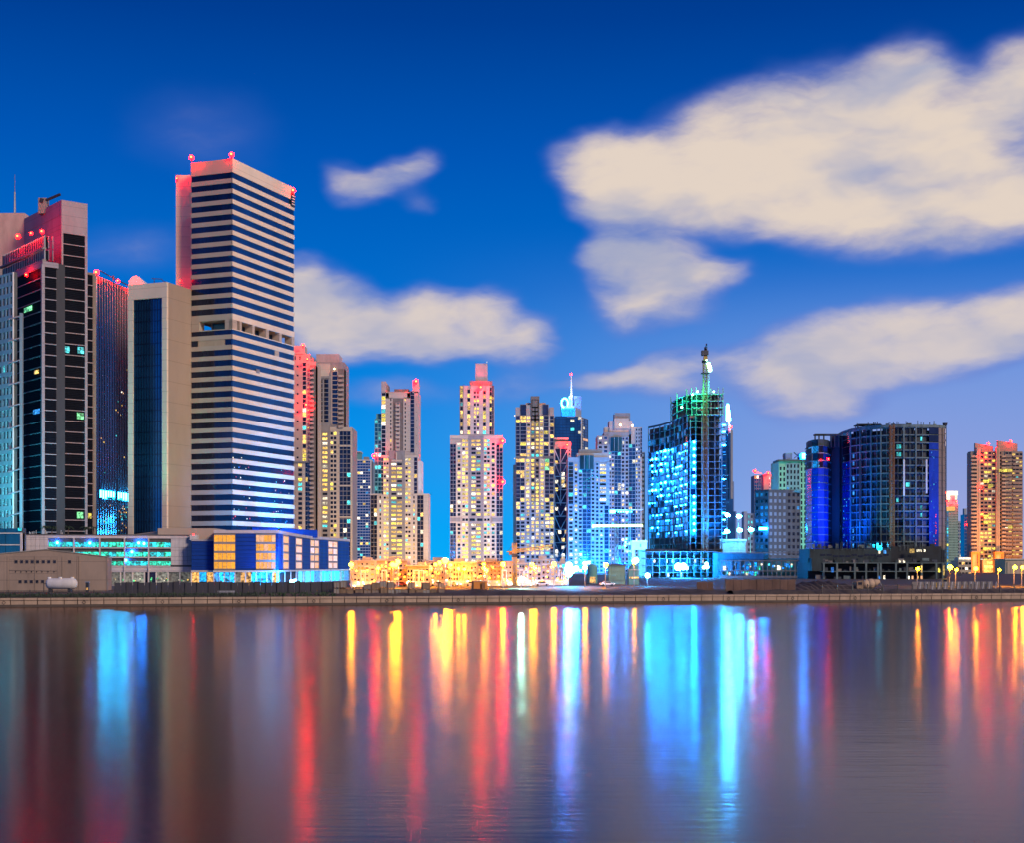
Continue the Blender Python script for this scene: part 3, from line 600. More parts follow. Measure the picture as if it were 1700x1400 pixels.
def warehouse():
    b = Bld('warehouse', 'low brown gabled warehouse with small square windows beside the water', 'warehouse', 77, 345)
    B = Vector(((178 - CX) / F * 352, 352)); d = Vector((.966, .26)); L = 29; f = Face(*(B - d * L), *B); back = Vector((-.22, .975))
    ze, za = zof(925.5, 352), zof(913.5, 348); um = f.up(77)
    mb = MB(); pts = [(0, GZ - .2), (L, GZ - .2), (L, ze), (um, za), (0, ze + .3)]
    for q in (Vector((0, 0)), back * 22): mb.v += [(f.pt(u, 0, z).x + q.x, f.pt(u, 0, z).y + q.y, z) for u, z in pts]
    mb.f = [(0, 1, 2, 3, 4), (9, 8, 7, 6, 5)] + [(i, 5 + i, 5 + (i + 1) % 5, (i + 1) % 5) for i in range(5)]
    part(b.root, 'wall', mb, 'warehouse')
    sl = part(b.root, 'roof_trim', MB().bar(f.pt(-.1, .1, ze + .32), f.pt(um, .1, za + .06), .25, .2).bar(f.pt(um, .1, za + .06), f.pt(L + .1, .1, ze + .06), .25, .2), 'mid_concrete')
    part(b.root, 'corner_board', f.box(MB(), L - .25, L + .05, -.3, .1, GZ, ze), 'brown_wall')
    z = lambda y: zof(y, 347)
    for px in (6.5, 12, 15, 57.5, 84.5, 95, 103, 128, 131):
        m = px in (12, 57.5, 103, 128, 131); part(b.root, 'downpipe' if m else 'panel_joint', f.box(MB(), f.up(px), f.up(px) + (.16 if m else .07), 0, .16 if m else .04, GZ, ze + (.2 if m else 0)), 'warehouse' if m else 'brown_wall')
    for y in (925.5, 929.5, 953): part(b.root, 'panel_joint', f.box(MB(), f.up(15), f.up(95), 0, .05, z(y) - .04, z(y) + .04), 'brown_wall')
    for px in (46.5, 84.8): part(b.root, 'panel_joint', f.box(MB(), f.up(px), f.up(px) + .07, 0, .04, GZ, z(953)), 'brown_wall')
    for y, xs in ((933.5, (26.8, 36, 44.7, 53.6, 62.4, 72, 81, 90.6, 115.6)), (966.5, (33.5, 43, 52, 61.5, 70.8))):
        for px in xs:
            u = f.up(px); fr = part(b.root, 'window_frame', f.box(MB(), u - .4, u + .4, .0, .1, z(y) - .42, z(y) + .42), 'brown_wall'); part(fr, 'pane', f.box(MB(), u - .32, u + .32, .1, .13, z(y) - .34, z(y) + .34), 'win_dark')
    for px in (26, 35, 44, 52.5, 61, 70, 80, 90): part(b.root, 'vent_pipe', MB().cyl(f.pt(f.up(px), .15, z(951)), f.pt(f.up(px), .15, z(949)), .1, n=6), 'dark_steel')
    part(b.root, 'cable', MB().bar(f.pt(f.up(15), .12, z(948)), f.pt(f.up(95), .12, z(949)), .05), 'dark_steel')
    # storage tank
    t = thing('storage_tank', 'long pale horizontal tank lying in front of the brown warehouse', 'tank', (W(101, 983, 338).x, 338, GZ))
    x0, x1, r, zc = W(76, 0, 338).x, W(128.5, 0, 338).x, 1.3, GZ + 2.0
    sh = MB(); n = 18; prof = [(x0, .25), (x0 + .18, .75), (x0 + .5, 1.1), (x0 + .9, r), (x1 - .9, r), (x1 - .5, 1.1), (x1 - .18, .75), (x1, .25)]
    for x, rr in prof:
        for i in range(n): sh.v.append((x, 338 + rr * math.cos(2 * math.pi * i / n), zc + rr * math.sin(2 * math.pi * i / n)))
    for k in range(len(prof) - 1): sh.f += [(k * n + i, k * n + (i + 1) % n, (k + 1) * n + (i + 1) % n, (k + 1) * n + i) for i in range(n)]
    sh.f += [tuple(range(n - 1, -1, -1)), tuple(range((len(prof) - 1) * n, len(prof) * n))]
    part(t, 'shell', sh, 'white_wall', smooth=True)
    for px in (82, 100, 120): part(t, 'hatch', MB().cyl(W(px, 0, 338).xy.to_3d() + Vector((0, 0, zc + r - .1)), W(px, 0, 338).xy.to_3d() + Vector((0, 0, zc + r + .25)), .42), 'white_paint')
    for px in (84, 116): part(t, 'saddle', MB().box(W(px, 0, 338).x - .3, W(px, 0, 338).x + .3, 337.2, 338.8, GZ, zc - .9), 'dark_steel')
    part(t, 'valve_pipe', MB().bar((x0 - .1, 336.9, GZ), (x0 - .1, 336.9, zc + .6), .15).bar((x0 - .1, 336.9, zc), (x0 + 1.2, 336.9, zc), .12), 'dark_steel')
    # small statue-like kiosk lamp
    k = thing('service_post', 'narrow dark service post with an orange lamp by the warehouse wall', 'service post', (W(145, 983, 337).x, 337, GZ))
    x = W(145, 0, 337).x; part(k, 'post', MB().box(x - .35, x + .35, 336.8, 337.4, GZ, GZ + 2.3), 'dark_steel'); part(k, 'cap', MB().box(x - .5, x + .5, 336.7, 337.5, GZ + 2.3, GZ + 2.5), 'steel'); part(k, 'lamp', MB().box(x - .2, x + .2, 336.7, 336.8, GZ + .6, GZ + 1.1), 'shop_warm')
    b.done()
warehouse()

def podium():
    b = Bld('podium', 'low blue panelled block with stacked orange windows below the banded tower', 'building', 450, 445)
    P = lambda px, Y: Vector(((px - CX) / F * Y, Y))
    pts = [P(318, 447), P(355, 447), P(355, 444), P(460.8, 444), P(490.6, 494), P(513.9, 532), P(580, 596)]
    zt, zb, z0 = zof(881, 444), zof(948, 444), zof(899, 446)
    i = .4; body = [P(355.5, 444.6), P(460, 444.6), P(489.4, 494.6), P(512.6, 532.6), P(579, 596.6), P(560, 612), P(480, 560), P(355.5, 470)]
    part(b.root, 'core', MB().prism([tuple(p) for p in body], zb, zt - .3), 'dark_concrete'); part(b.root, 'ground_core', MB().prism([tuple(p + Vector((0, 3))) for p in body], GZ, zb), 'dark_concrete')
    part(b.root, 'core', MB().prism([tuple(p) for p in (P(318.3, 447.6), P(355, 447.6), P(355, 470), P(318.3, 470))], zb, z0), 'dark_concrete')
    F0, F1 = Face(*pts[0], *pts[1]), Face(*pts[2], *pts[3]); G = [Face(*pts[k], *pts[k + 1]) for k in (3, 4, 5)]
    def planks(f, u0, u1, za, zc, n=9):
        h = (zc - za) / n
        for k in range(n): part(b.root, 'panel', f.box(MB(), u0, u1, -.45, R.uniform(-.02, .04), za + k * h + .05, za + (k + 1) * h - .03), 'navy_panel')
    def wins(f, p0, p1, cols, pal, n=.1):
        b.bay(f, f.up(p0), f.up(p1), zb + .2, zt - 1.2, 4, cols, .95, .74, 'grey_wall', pal, n=n, depth=.3, name='window_frame')
    planks(F0, 0, F0.L, zb, z0, 8); part(b.root, 'roof_edge', F0.box(MB(), 0, F0.L, -1, .2, z0, z0 + .5), 'lilac_panel')
    OR, PE = [('win_orange', 1)], [('win_peach', 1)]
    wins(F1, 355.2, 390.5, 5, [('win_orange', 1)]); planks(F1, F1.up(391), F1.up(424.5), zb, zt - 1); wins(F1, 425, 457.5, 5, [('win_orange', 3), ('win_peach', 1)]); part(b.root, 'corner_panel', F1.box(MB(), F1.up(458), F1.L, -.45, .05, zb, zt - 1), 'navy_panel')
    g0, g1, g2 = G
    planks(g0, 0, g0.up(469.7), zb, zt - 1); wins(g0, 470, 479.5, 1, [('win_orange', 1), ('win_peach', 1)]); planks(g0, g0.up(479.8), g0.L, zb, zt - 1)
    wins(g1, 491, 501.5, 1, [('win_peach', 1)]); planks(g1, g1.up(501.8), g1.L, zb, zt - 1)
    planks(g2, 0, g2.up(514.8), zb, zt - 1); wins(g2, 515, 529.5, 2, [('win_orange', 3), ('win_peach', 1)]); planks(g2, g2.up(529.8), g2.up(544.7), zb, zt - 1); wins(g2, 545, 560.5, 2, [('win_orange', 3), ('win_peach', 2)]); planks(g2, g2.up(560.8), g2.L, zb, zt - 1)
    for f in (F1, *G): part(b.root, 'roof_edge', f.box(MB(), 0, f.L, -1.5, .3, zt - 1, zt), 'lilac_panel'); part(b.root, 'canopy', f.box(MB(), 0, f.L, -2, 1.0, zb - .5, zb), 'white_paint')
    part(b.root, 'canopy', F0.box(MB(), 0, F0.L, -2, .8, zb - .5, zb), 'white_wall')
    # shop fronts
    def shops(f, cols, pal):
        b.bay(f, 0, f.L, GZ + .1, zb - .5, 1, cols, .9, .95, 'white_wall', pal, n=-.25, depth=.1, name='shop_front', wname='shop_window')
        for k in range(cols // 2 + 1): piece(b.root, 'column', .34, .34, zb - .5 - GZ, 'white_paint', f.pt(f.L * k / (cols // 2), .3, (zb - .5 + GZ) / 2), f.rz)
    WM, CY = [('shop_warm', 3), ('shop_cyan', 2), ('dim_room', 2)], [('shop_cyan', 4), ('win_blue', 1), ('win_cyan', 1)]
    shops(F0, 3, WM); shops(F1, 12, [('shop_warm', 2), ('shop_cyan', 3), ('dim_room', 1), ('win_blue', 2)]); shops(g0, 6, CY); shops(g1, 4, CY); shops(g2, 8, CY + [('shop_warm', .6)])
    for k in range(70):
        px = R.uniform(345, 425); part(b.root, 'fairy_light', MB().ball(F1.pt(F1.up(px), -1.2, R.uniform(GZ + .5, zb - 1)), R.uniform(.1, .22), 5, 4), R.choice(('shop_warm', 'shop_warm', 'win_white', 'win_cyan')))
    # dark wedge on the roof along the banded tower
    d = Vector((.3625, .932)); K = P(386, 490) + Vector((.932, -.3625)) * 1.5; fw = Face(*K, *(K + d * 75)); u0, u1 = fw.up(421), fw.up(521)
    part(b.root, 'roof_screen', fw.box(MB(), u0, u1, -.6, 1.6, zt - .5, zof(877, 505)), 'navy_panel')
    fl = part(b.root, 'roof_wash_light', MB().box(P(463, 452).x - .4, P(463, 452).x + .4, 452, 452.6, zt, zt + .7), 'dark_steel')  # hidden lamp added on the roof to send blue up the tower
    p = (P(463, 452).x, 452, zt + .9); spot(fl, p, (-80, 512, 30), 330000, (0, .32, 1), 84, 1.0); spot(fl, (P(486, 500).x, 500, zt + .8), (-76, 522, 36), 130000, (0, .32, 1), 130, 1.0)
    b.done()
podium()

# ------------------------------------------------------------------ residential and office towers behind
DK = ('win_dark', 10)
def pal(lit_, w=1., y=.5, wh=.25, c=.12):
    lit_ = min(.9, lit_ * 1.25)
    return [('win_dark', (1 - lit_) * 10), ('win_warm', lit_ * 10 * w), ('win_yellow', lit_ * 10 * y), ('win_white', lit_ * 10 * wh), ('win_cyan', lit_ * 10 * c)]
LOW, MID, HI, VHI = pal(.10), pal(.28), pal(.5), pal(.75)
GL = [('glass_mid', 14), ('win_warm', .8), ('win_white', .3), ('win_cyan', .3)]
GLX = [('glass_mid', 30), ('win_warm', .6)]
COOL = [('win_dark', 8), ('glass_blue', 4), ('win_warm', .9), ('win_white', .9), ('win_cyan', .6)]
BLUE = [('glass_blue', 16), ('win_white', .7), ('win_cyan', .8), ('win_warm', .5)]

def added_base_lights(b, spots, e=75000, col=(1, .56, .16)):  # added floods that stand in for street light glow at the foot
    for px in spots:
        q = W(px, 962, b.Y - 55); fl = part(b.root, 'added_base_flood', MB().box(q.x - .6, q.x + .6, b.Y - 55, b.Y - 54, GZ, GZ + 1.2), 'dark_steel'); spot(fl, (q.x, b.Y - 54.5, GZ + 1.8), (q.x, b.Y, 34), e, col, 120, 1)
def tower_red_fins():
    b = Bld('residential_tower', 'pinkish tower half hidden behind the banded tower, two big red lamps down its glass strip', 'skyscraper', 506, 1040)
    b.core(484, 524, 600, 975, 'cream_plain', .45, 30); b.core(484, 514, 587, 600, 'cream_plain', .45, 26); b.block(486, 505, 573, 587, 'pink_wall', 2, 14); b.block(503, 520, 592, 602, 'grey_wall', 4, 14)
    b.block(487, 504, 585, 587, 'cream', -.5, 18, 'cornice')
    b.g(486, 502, 588, 600, 12, 2, .25, .5, 'cream_plain', LOW); b.g(486, 502, 600, 768, 15.4, 1, .2, .2, 'cream_plain', [DK]); b.g(502, 508.5, 601, 768, 7.7, 1, .86, .82, 'pink_wall', pal(.16)); b.g(508.5, 514.5, 601, 768, 7.7, 1, .15, .3, 'cream_plain', LOW)
    b.balc(514.5, 521, 606, 905, 7.7, 'cream_plain', 2.4); b.core(514.5, 524, 606, 906, 'brown_wall', .2, 10, 'balcony_wall')
    b.block(488, 516, 766, 769, 'grey_wall', -1, 8, 'ledge')
    b.g(486, 494, 769, 905, 7.7, 1, .1, .2, 'cream_plain', [DK]); b.g(494, 502.5, 769, 905, 7.8, 1, .75, .62, 'cream_plain', LOW); b.g(502.5, 506.5, 769, 905, 7.8, 1, .1, .1, 'cream', [DK]); b.g(506.5, 516, 769, 905, 7.8, 2, .86, .86, 'grey_wall', GL)
    b.beacon(503, 573, 1037, .8, 1.5); b.beacon(510.5, 596, 1034.5, .85, .4); b.beacon(508.5, 672, 1034, .95, .4); b.done(170)
tower_red_fins()

def tower_stepped():
    b = Bld('residential_tower', 'stepped tower with glass strips and yellow lit balconies right of the banded tower', 'skyscraper', 555, 1070)
    b.core(525, 571.5, 601, 720, 'grey_wall', .45, 30); b.block(524, 562, 586.5, 605, 'pink_wall', 3, 22); b.block(527, 548, 603, 626, 'cream', .2, 12); b.block(548, 571, 601, 618, 'cream_plain', .6, 22)
    b.block(526, 547, 624, 628, 'grey_wall', -.6, 6, 'cornice')
    b.g(527, 546.5, 629, 703, 7.6, 2, .74, .86, 'grey_wall', GLX); b.g(546.5, 550, 618, 703, 7.6, 1, .1, .1, 'grey_wall', [DK]); b.g(550, 561.5, 616, 706, 7.6, 1, .72, .84, 'cream_plain', GL)
    b.core(561.5, 571.5, 612, 712, 'brown_wall', .2, 10, 'balcony_wall'); b.balc(562, 570.5, 618, 711, 7.6, 'cream_plain', 2.2)
    b.core(523, 585, 711, 975, 'grey_wall', .45, 32); b.block(522, 549, 702, 718, 'grey_wall', -.2, 20); b.block(548, 584.5, 710, 716.5, 'cream', -.3, 22, 'cornice')
    b.g(523, 534.5, 718, 962, 7.6, 1, .66, .5, 'grey_wall', pal(.35)); b.g(534.5, 544.5, 718, 962, 7.6, 1, .8, .55, 'grey_wall', HI); b.g(544.5, 548, 718, 962, 7.6, 1, .1, .1, 'grey_wall', [DK])
    b.g(548, 559, 716.5, 962, 7.6, 2, .78, .62, 'cream', [('win_yellow', 3), ('win_warm', 2), DK]); b.g(559, 563.5, 716.5, 962, 15.2, 1, .1, .1, 'cream', [DK]); b.g(563.5, 582, 716.5, 962, 7.6, 3, .88, .86, 'grey_wall', GL); b.g(582, 585, 716.5, 962, 15.2, 1, .1, .1, 'cream', [DK])
    for y in (740, 806, 858): b.block(563, 582, y, y + 2.5, 'cream', -.6, 2, 'ledge')
    added_base_lights(b, (552,), 60000); part(b.root, 'roof_lamp', MB().ball(W(555, 612, 1068), .5, 8, 6), 'shop_bulb')
    b.done(300)
tower_stepped()

def tower_curtain():
    b = Bld('curtain_wall_tower', 'far blue curtain wall tower with thin white floor lines', 'skyscraper', 600, 1750)
    b.core(584, 617, 766, 975, 'blue_grey', .45, 40); b.g(584, 616, 765, 962, 4.7, 7, .94, .74, 'lilac_panel', [('glass_blue', 16), ('win_cyan', .5), ('win_warm', .7), ('win_white', .7), ('site_teal', 1)])
    b.block(585, 598, 751, 766, 'teal_wall', 4, 20); b.block(585, 599, 750, 751.5, 'white_wall', 2, 24, 'roof_edge'); b.block(603, 611, 759, 766, 'grey_wall', 4, 12); b.block(584, 617, 764, 766, 'white_wall', -.6, 20, 'roof_edge'); b.block(614.5, 617, 766, 965, 'white_wall', -.6, 10, 'corner_pier')
    b.done(300)
tower_curtain()

def tower_cross():
    b = Bld('residential_tower', 'cream tower with two fins on top and a pale cross above its balcony columns', 'skyscraper', 663, 1165)
    Y = 1165
    b.core(633, 694, 650, 975, 'cream_plain', .6, 34); b.block(633, 640.5, 633, 652, 'pink_wall', 0, 20); b.block(640, 644, 638, 652, 'brown_wall', 5, 14); b.block(685, 694.5, 632.5, 652, 'pink_wall', 0, 20); b.block(654, 678, 645, 654, 'brown_wall', 3, 14)
    b.g(633, 640.5, 650, 757, 7, 1, .84, .86, 'lilac_panel', pal(.22)); b.g(640.5, 645.5, 652, 750, 14, 1, .1, .1, 'cream', [DK]); b.g(645.5, 652, 660, 750, 7, 1, .3, .55, 'cream', pal(.15)); b.block(640.5, 681, 652, 661, 'cream', 0, 10, 'parapet')
    b.core(652, 671, 661, 750, 'brown_wall', .3, 8, 'bay_wall'); b.g(652.5, 656.5, 668, 749, 7, 1, .6, .7, 'brown_wall', LOW); b.balc(656.8, 664, 668, 749, 7, 'cream', 1.6); b.g(656.8, 664, 668, 749, 7, 1, .6, .4, 'pink_wall', pal(.3), z_low=.75); b.g(664.5, 669, 668, 749, 7, 1, .6, .7, 'brown_wall', LOW)
    b.g(669.5, 676, 660, 750, 7, 1, .3, .55, 'cream', LOW); b.g(676, 681, 652, 750, 14, 1, .1, .1, 'cream', [DK]); b.g(681, 688, 649, 752, 7, 1, .86, .86, 'grey_wall', GLX); b.g(688, 694.5, 650, 758, 14, 1, .1, .1, 'cream_plain', [DK])
    # teal flank
    b.core(622, 633, 695, 975, 'teal_wall', 1, 26); b.g(622, 633, 697, 822, 7, 2, .8, .8, 'teal_wall', [('glass_teal', 3), ('win_cyan', 1.2)], n=.4); b.block(624, 633, 686, 697, 'teal_wall', 3, 10)
    # middle tier
    b.core(631, 693, 749, 975, 'cream_plain', .45, 36); b.block(645, 672.5, 749, 764, 'grey_wall', -.3, 12)
    part(b.root, 'cross', MB().box(W(657.3, 0, Y).x, W(659, 0, Y).x, Y - 1.4, Y - .2, zof(769, Y), zof(752.5, Y)).box(W(649.5, 0, Y).x, W(667.5, 0, Y).x, Y - 1.2, Y - .2, zof(767.5, Y), zof(764.5, Y)), 'cream')
    b.block(632, 646, 757, 760, 'cream', -.5, 8, 'cornice'); b.block(672, 693, 757, 760, 'cream', -.5, 8, 'cornice')
    b.g(632, 636.5, 760, 822, 7, 1, .7, .8, 'cream_plain', GLX); b.g(636.5, 645.5, 760, 958, 7, 2, .74, .5, 'cream', pal(.5, 1, .7)); b.g(645.5, 649, 764, 958, 14, 1, .1, .1, 'grey_wall', [DK]); b.g(649, 658.3, 768, 958, 7, 1, .86, .5, 'grey_wall', pal(.62)); b.g(658.3, 668.2, 768, 958, 7, 1, .82, .5, 'grey_wall', pal(.5)); b.g(668.2, 672.5, 764, 958, 14, 1, .1, .1, 'grey_wall', [DK])
    b.g(672.5, 682, 760, 958, 7, 2, .74, .5, 'cream', pal(.5, 1, .8)); b.g(682, 687, 757, 822, 14, 1, .1, .1, 'cream', [DK]); b.g(687, 693, 760, 822, 7, 1, .8, .84, 'grey_wall', GLX); b.block(693, 700, 766, 822, 'white_wall', 2, 20)
    # broad base
    b.core(615, 706, 822, 975, 'cream_plain', .5, 44); b.block(614, 634, 820.5, 823, 'cream', -.8, 20, 'cornice'); b.block(686, 712, 820.5, 823, 'cream', -.8, 20, 'cornice'); b.block(703, 711, 823, 975, 'cream', -.2, 30)
    b.g(615.5, 626, 823, 944, 7, 2, .86, .84, 'brown_wall', GL); b.g(626, 636.5, 823, 958, 7, 1, .22, .6, 'cream', pal(.3, .6, .8, .2, .4)); b.g(682, 692.5, 823, 958, 7, 1, .22, .6, 'cream', pal(.3)); b.g(692.5, 703, 823, 952, 7, 2, .86, .84, 'brown_wall', GL)
    added_base_lights(b, (640, 690)); b.beacon(691, 633, 1163, 1.3, 1.2); b.beacon(621.5, 758, 1163, 1.2, .4); b.done(300)
tower_cross()

def tower_crowned():
    b = Bld('residential_tower', 'free standing cream tower with a tall block crown and red lamps on its edge', 'skyscraper', 791, 1200)
    b.block(789, 809, 602, 634, 'pink_wall', 4, 18, 'crown'); b.block(779.5, 817, 632, 642, 'brown_wall', 1, 26); b.core(763, 820, 640, 735, 'cream_plain', .45, 34)
    b.g(763, 769.5, 640, 722, 6.7, 1, .6, .8, 'brown_wall', pal(.4)); b.g(769.5, 775.5, 640, 722, 13.4, 1, .1, .1, 'cream', [DK]); b.g(775.5, 781, 646, 722, 6.7, 1, .85, .84, 'cream_plain', pal(.3)); b.g(781, 785.8, 640, 722, 13.4, 1, .1, .1, 'cream', [DK])
    b.g(785.8, 796, 648, 722, 6.7, 2, .6, .62, 'pink_wall', pal(.22)); b.g(796, 801.5, 640, 722, 13.4, 1, .1, .1, 'cream', [DK]); b.g(801.5, 807, 648, 722, 6.7, 1, .85, .84, 'cream_plain', pal(.3)); b.g(807, 812.5, 640, 722, 13.4, 1, .1, .1, 'cream', [DK]); b.g(812.5, 816.5, 643, 722, 6.7, 1, .8, .84, 'brown_wall', pal(.3)); b.g(816.5, 820, 640, 722, 6.7, 1, .5, .9, 'brown_wall', GLX)
    b.core(747, 834.5, 726, 975, 'cream_plain', .5, 44); b.block(747, 834.5, 723.5, 729, 'cream', -.4, 30, 'cornice'); b.block(798, 818, 716, 724, 'cream', 3, 16); b.block(777.5, 803, 724, 731, 'grey_wall', -.7, 10)
    for y0, y1 in ((729, 858.5), (869, 962)):
        t = y0 == 729
        b.g(747.5, 757, y0 + (9 if t else 0), y1, 6.7, 2, .88, .86, 'grey_wall', GL); b.g(757, 767, y0 + (6 if t else 0), y1, 6.7, 1, .46, .64, 'cream', pal(.22, .6, .3, .3, .5)); b.g(767, 777.5, y0, y1, 6.7, 2, .78, .6, 'cream', pal(.55, .8, 1.2)); b.g(777.5, 782, y0, y1, 13.4, 1, .1, .1, 'grey_wall', [DK])
        b.g(782, 798.5, y0, y1, 6.7, 2, .82, .56, 'grey_wall', pal(.5, 1, .5, .3, .25)); b.g(798.5, 803, y0, y1, 13.4, 1, .1, .1, 'grey_wall', [DK]); b.g(803, 813.5, y0, y1, 6.7, 2, .78, .6, 'cream', pal(.42, .7, .7, .4, .5)); b.g(813.5, 824, y0 + (6 if t else 0), y1, 6.7, 1, .46, .64, 'cream', pal(.22, .6, .3, .3, .5)); b.g(824, 834.5, y0 + (9 if t else 0), y1, 6.7, 2, .88, .86, 'grey_wall', GL)
    for p0, p1 in ((747, 764), (817, 834.5)): b.block(p0, p1, 860, 867, 'grey_wall', -.5, 6, 'belt_course'); b.block(p0, p1, 858.5, 860, 'cream', -.8, 6, 'ledge'); b.block(p0, p1, 867, 869, 'cream', -.8, 6, 'ledge')
    b.g(767, 777.5, 858.5, 869, 10, 2, .78, .4, 'cream', [DK]); b.g(777.5, 803, 858.5, 869, 10, 2, .7, .4, 'grey_wall', [DK]); b.g(803, 813.5, 858.5, 869, 10, 2, .78, .4, 'cream', [DK])
    added_base_lights(b, (765, 815)); b.beacon(798, 643, 1198, 1.3, .3); b.beacon(834.5, 733, 1198, 1.4, .3); b.beacon(834.5, 801, 1198, 1.4, .3); part(b.root, 'roof_lamp', MB().ball(W(818, 661, 1198), 1.1, 8, 6), 'shop_warm'); part(b.root, 'roof_lamp', MB().ball(W(808.5, 601, 1202), .4, 6, 5), 'win_white'); b.done(300)
tower_crowned()

def tower_notched():
    b = Bld('residential_tower', 'tower with a raised notched centre and many warm lit windows, right of the crowned tower', 'skyscraper', 887, 1300)
    b.core(856, 920, 688, 975, 'cream_plain', .5, 38); b.core(863, 911, 672, 700, 'cream_plain', .55, 30); b.block(873, 906, 668, 690, 'tan', 3, 20); b.block(881, 895.5, 657.5, 700, 'brown_wall', 0, 20); b.block(856, 863, 676, 690, 'cream_plain', .2, 20); b.block(912, 919.5, 676, 690, 'cream_plain', .2, 20)
    GN = [('glass_mid', 9), ('win_warm', 1.6), ('win_yellow', .8), ('win_green', .25)]
    def cols(y0, y1, spec):
        for p0, p1, n, wf, hf, m, q in spec: b.g(p0, p1, y0, y1, 6.3, n, wf, hf, m, q)
    b.g(864, 874, 671, 690, 19, 1, .9, .9, 'brown_wall', GLX); b.g(901, 910.5, 671, 690, 19, 1, .9, .9, 'brown_wall', GLX); b.g(882.5, 894, 663, 676, 13, 1, .8, .84, 'cream_plain', GLX); b.g(882.5, 894, 676, 690, 7, 2, .7, .7, 'brown_wall', [('win_cyan', 1), DK])
    cols(690, 760, [(856, 863.5, 1, .8, .84, 'grey_wall', GN), (863.5, 874, 1, .9, .86, 'grey_wall', GN), (874, 881, 1, .7, .62, 'cream', VHI), (881, 895.5, 2, .64, .66, 'brown_wall', pal(.55)), (895.5, 902.5, 1, .7, .62, 'cream', VHI), (902.5, 911, 1, .9, .86, 'grey_wall', GN), (911, 913, 1, .1, .1, 'cream', [DK]), (913, 919.5, 1, .9, .84, 'grey_wall', GN)])
    b.block(856, 875, 758, 762, 'brown_wall', -.5, 6, 'ledge'); b.block(902, 920, 758, 762, 'brown_wall', -.5, 6, 'ledge')
    cols(762, 834, [(856.5, 871, 2, .9, .86, 'grey_wall', GN), (871, 881, 1, .5, .6, 'cream', pal(.75)), (881, 895.5, 2, .64, .66, 'brown_wall', pal(.6)), (895.5, 904.5, 1, .5, .6, 'cream', pal(.7)), (904.5, 919.5, 2, .9, .86, 'grey_wall', GN)])
    cols(834, 960, [(856.5, 863.5, 1, .8, .8, 'pale_tower', pal(.25)), (863.5, 872, 1, .7, .6, 'pale_tower', pal(.25)), (872, 881, 1, .5, .6, 'pale_tower', pal(.6)), (881, 895.5, 2, .64, .66, 'pale_tower', pal(.55)), (895.5, 904.5, 1, .5, .6, 'pale_tower', pal(.55)), (904.5, 913, 1, .76, .62, 'pale_tower', pal(.2)), (913, 919.5, 1, .8, .8, 'pale_tower', pal(.25))])
    b.block(851.5, 857, 772, 975, 'cream_plain', 4, 24, 'side_wall')
    for y in (690, 762): part(b.root, 'edge_lamp', MB().ball(W(854.5, y, 1298), .6, 6, 5), 'win_white')
    b.done(300)
tower_notched()

def tower_spire():
    b = Bld('office_tower', 'far dark blue tower with a needle spire and a glowing ring emblem on its roof', 'skyscraper', 948, 1600)
    Y = 1600
    f1 = pface(922, 1600, 966, 1604); f2 = pface(966, 1604, 976.5, 1625)
    part(b.root, 'core', MB().prism([tuple(f1.pt(0, -.5, 0).xy), tuple(f1.pt(f1.L, -.5, 0).xy), tuple(f2.pt(f2.L, -.5, 0).xy), tuple(f2.pt(f2.L, -40, 0).xy), tuple(f1.pt(0, -40, 0).xy)], GZ, zof(692, Y)), 'blue_grey')
    GB = [('glass_blue', 30), ('win_white', .8), ('win_cyan', .4)]
    b.bay(f1, 0, f1.L, zof(760, Y), zof(691, Y), 14, 7, .97, .92, 'glass_dark', GB); b.bay(f2, 0, f2.L, zof(760, Y), zof(693, Y), 14, 2, .94, .8, 'glass_dark', [('glass_blue', 8), ('win_peach', 2), ('win_white', 1)]); part(b.root, 'corner_fin', MB().cyl(W(965, 760, 1600), W(965, 692, 1600), .6, n=6), 'white_paint')
    b.block(953, 965.5, 656.5, 692, 'pale_tower', 6, 14, 'roof_slab'); b.block(932, 954, 674, 692, 'white_paint', 2, 18, 'roof_screen'); part(b.root, 'lit_screen', MB().box(W(933, 0, Y).x, W(955, 0, Y).x, Y + .9, Y + 1.6, zof(690.5, Y), zof(677, Y)), 'site_cyan')
    ring = MB(); c = W(937.5, 669, Y - .5); n = 14
    for i in range(n):
        a0, a1 = math.radians(-40 + 300 * i / n), math.radians(-40 + 300 * (i + 1) / n)
        ring.bar(c + Vector((3.6 * math.cos(a0), 0, 5.2 * math.sin(a0))), c + Vector((3.6 * math.cos(a1), 0, 5.2 * math.sin(a1))), 1.5)
    part(b.root, 'ring_emblem', ring, 'bulb_cyan')
    part(b.root, 'spire', MB().cyl(W(948.5, 676, Y + 5), W(948.3, 640, Y + 5), 1.5, 1.0, 8).cyl(W(948.3, 640, Y + 5), W(948.2, 622, Y + 5), .9, .4, 8), 'white_paint'); part(b.root, 'spire_mast', MB().bar(W(945, 676, Y + 5), W(945, 657, Y + 5), 1.1), 'white_wall')
    p = W(951, 674, Y - 12); spot(b.root, tuple(p), W(948.5, 640, Y + 5), 60000, (.8, .9, 1), 60); b.beacon(948.2, 621, Y + 5, .8, .3); b.done(200)
tower_spire()

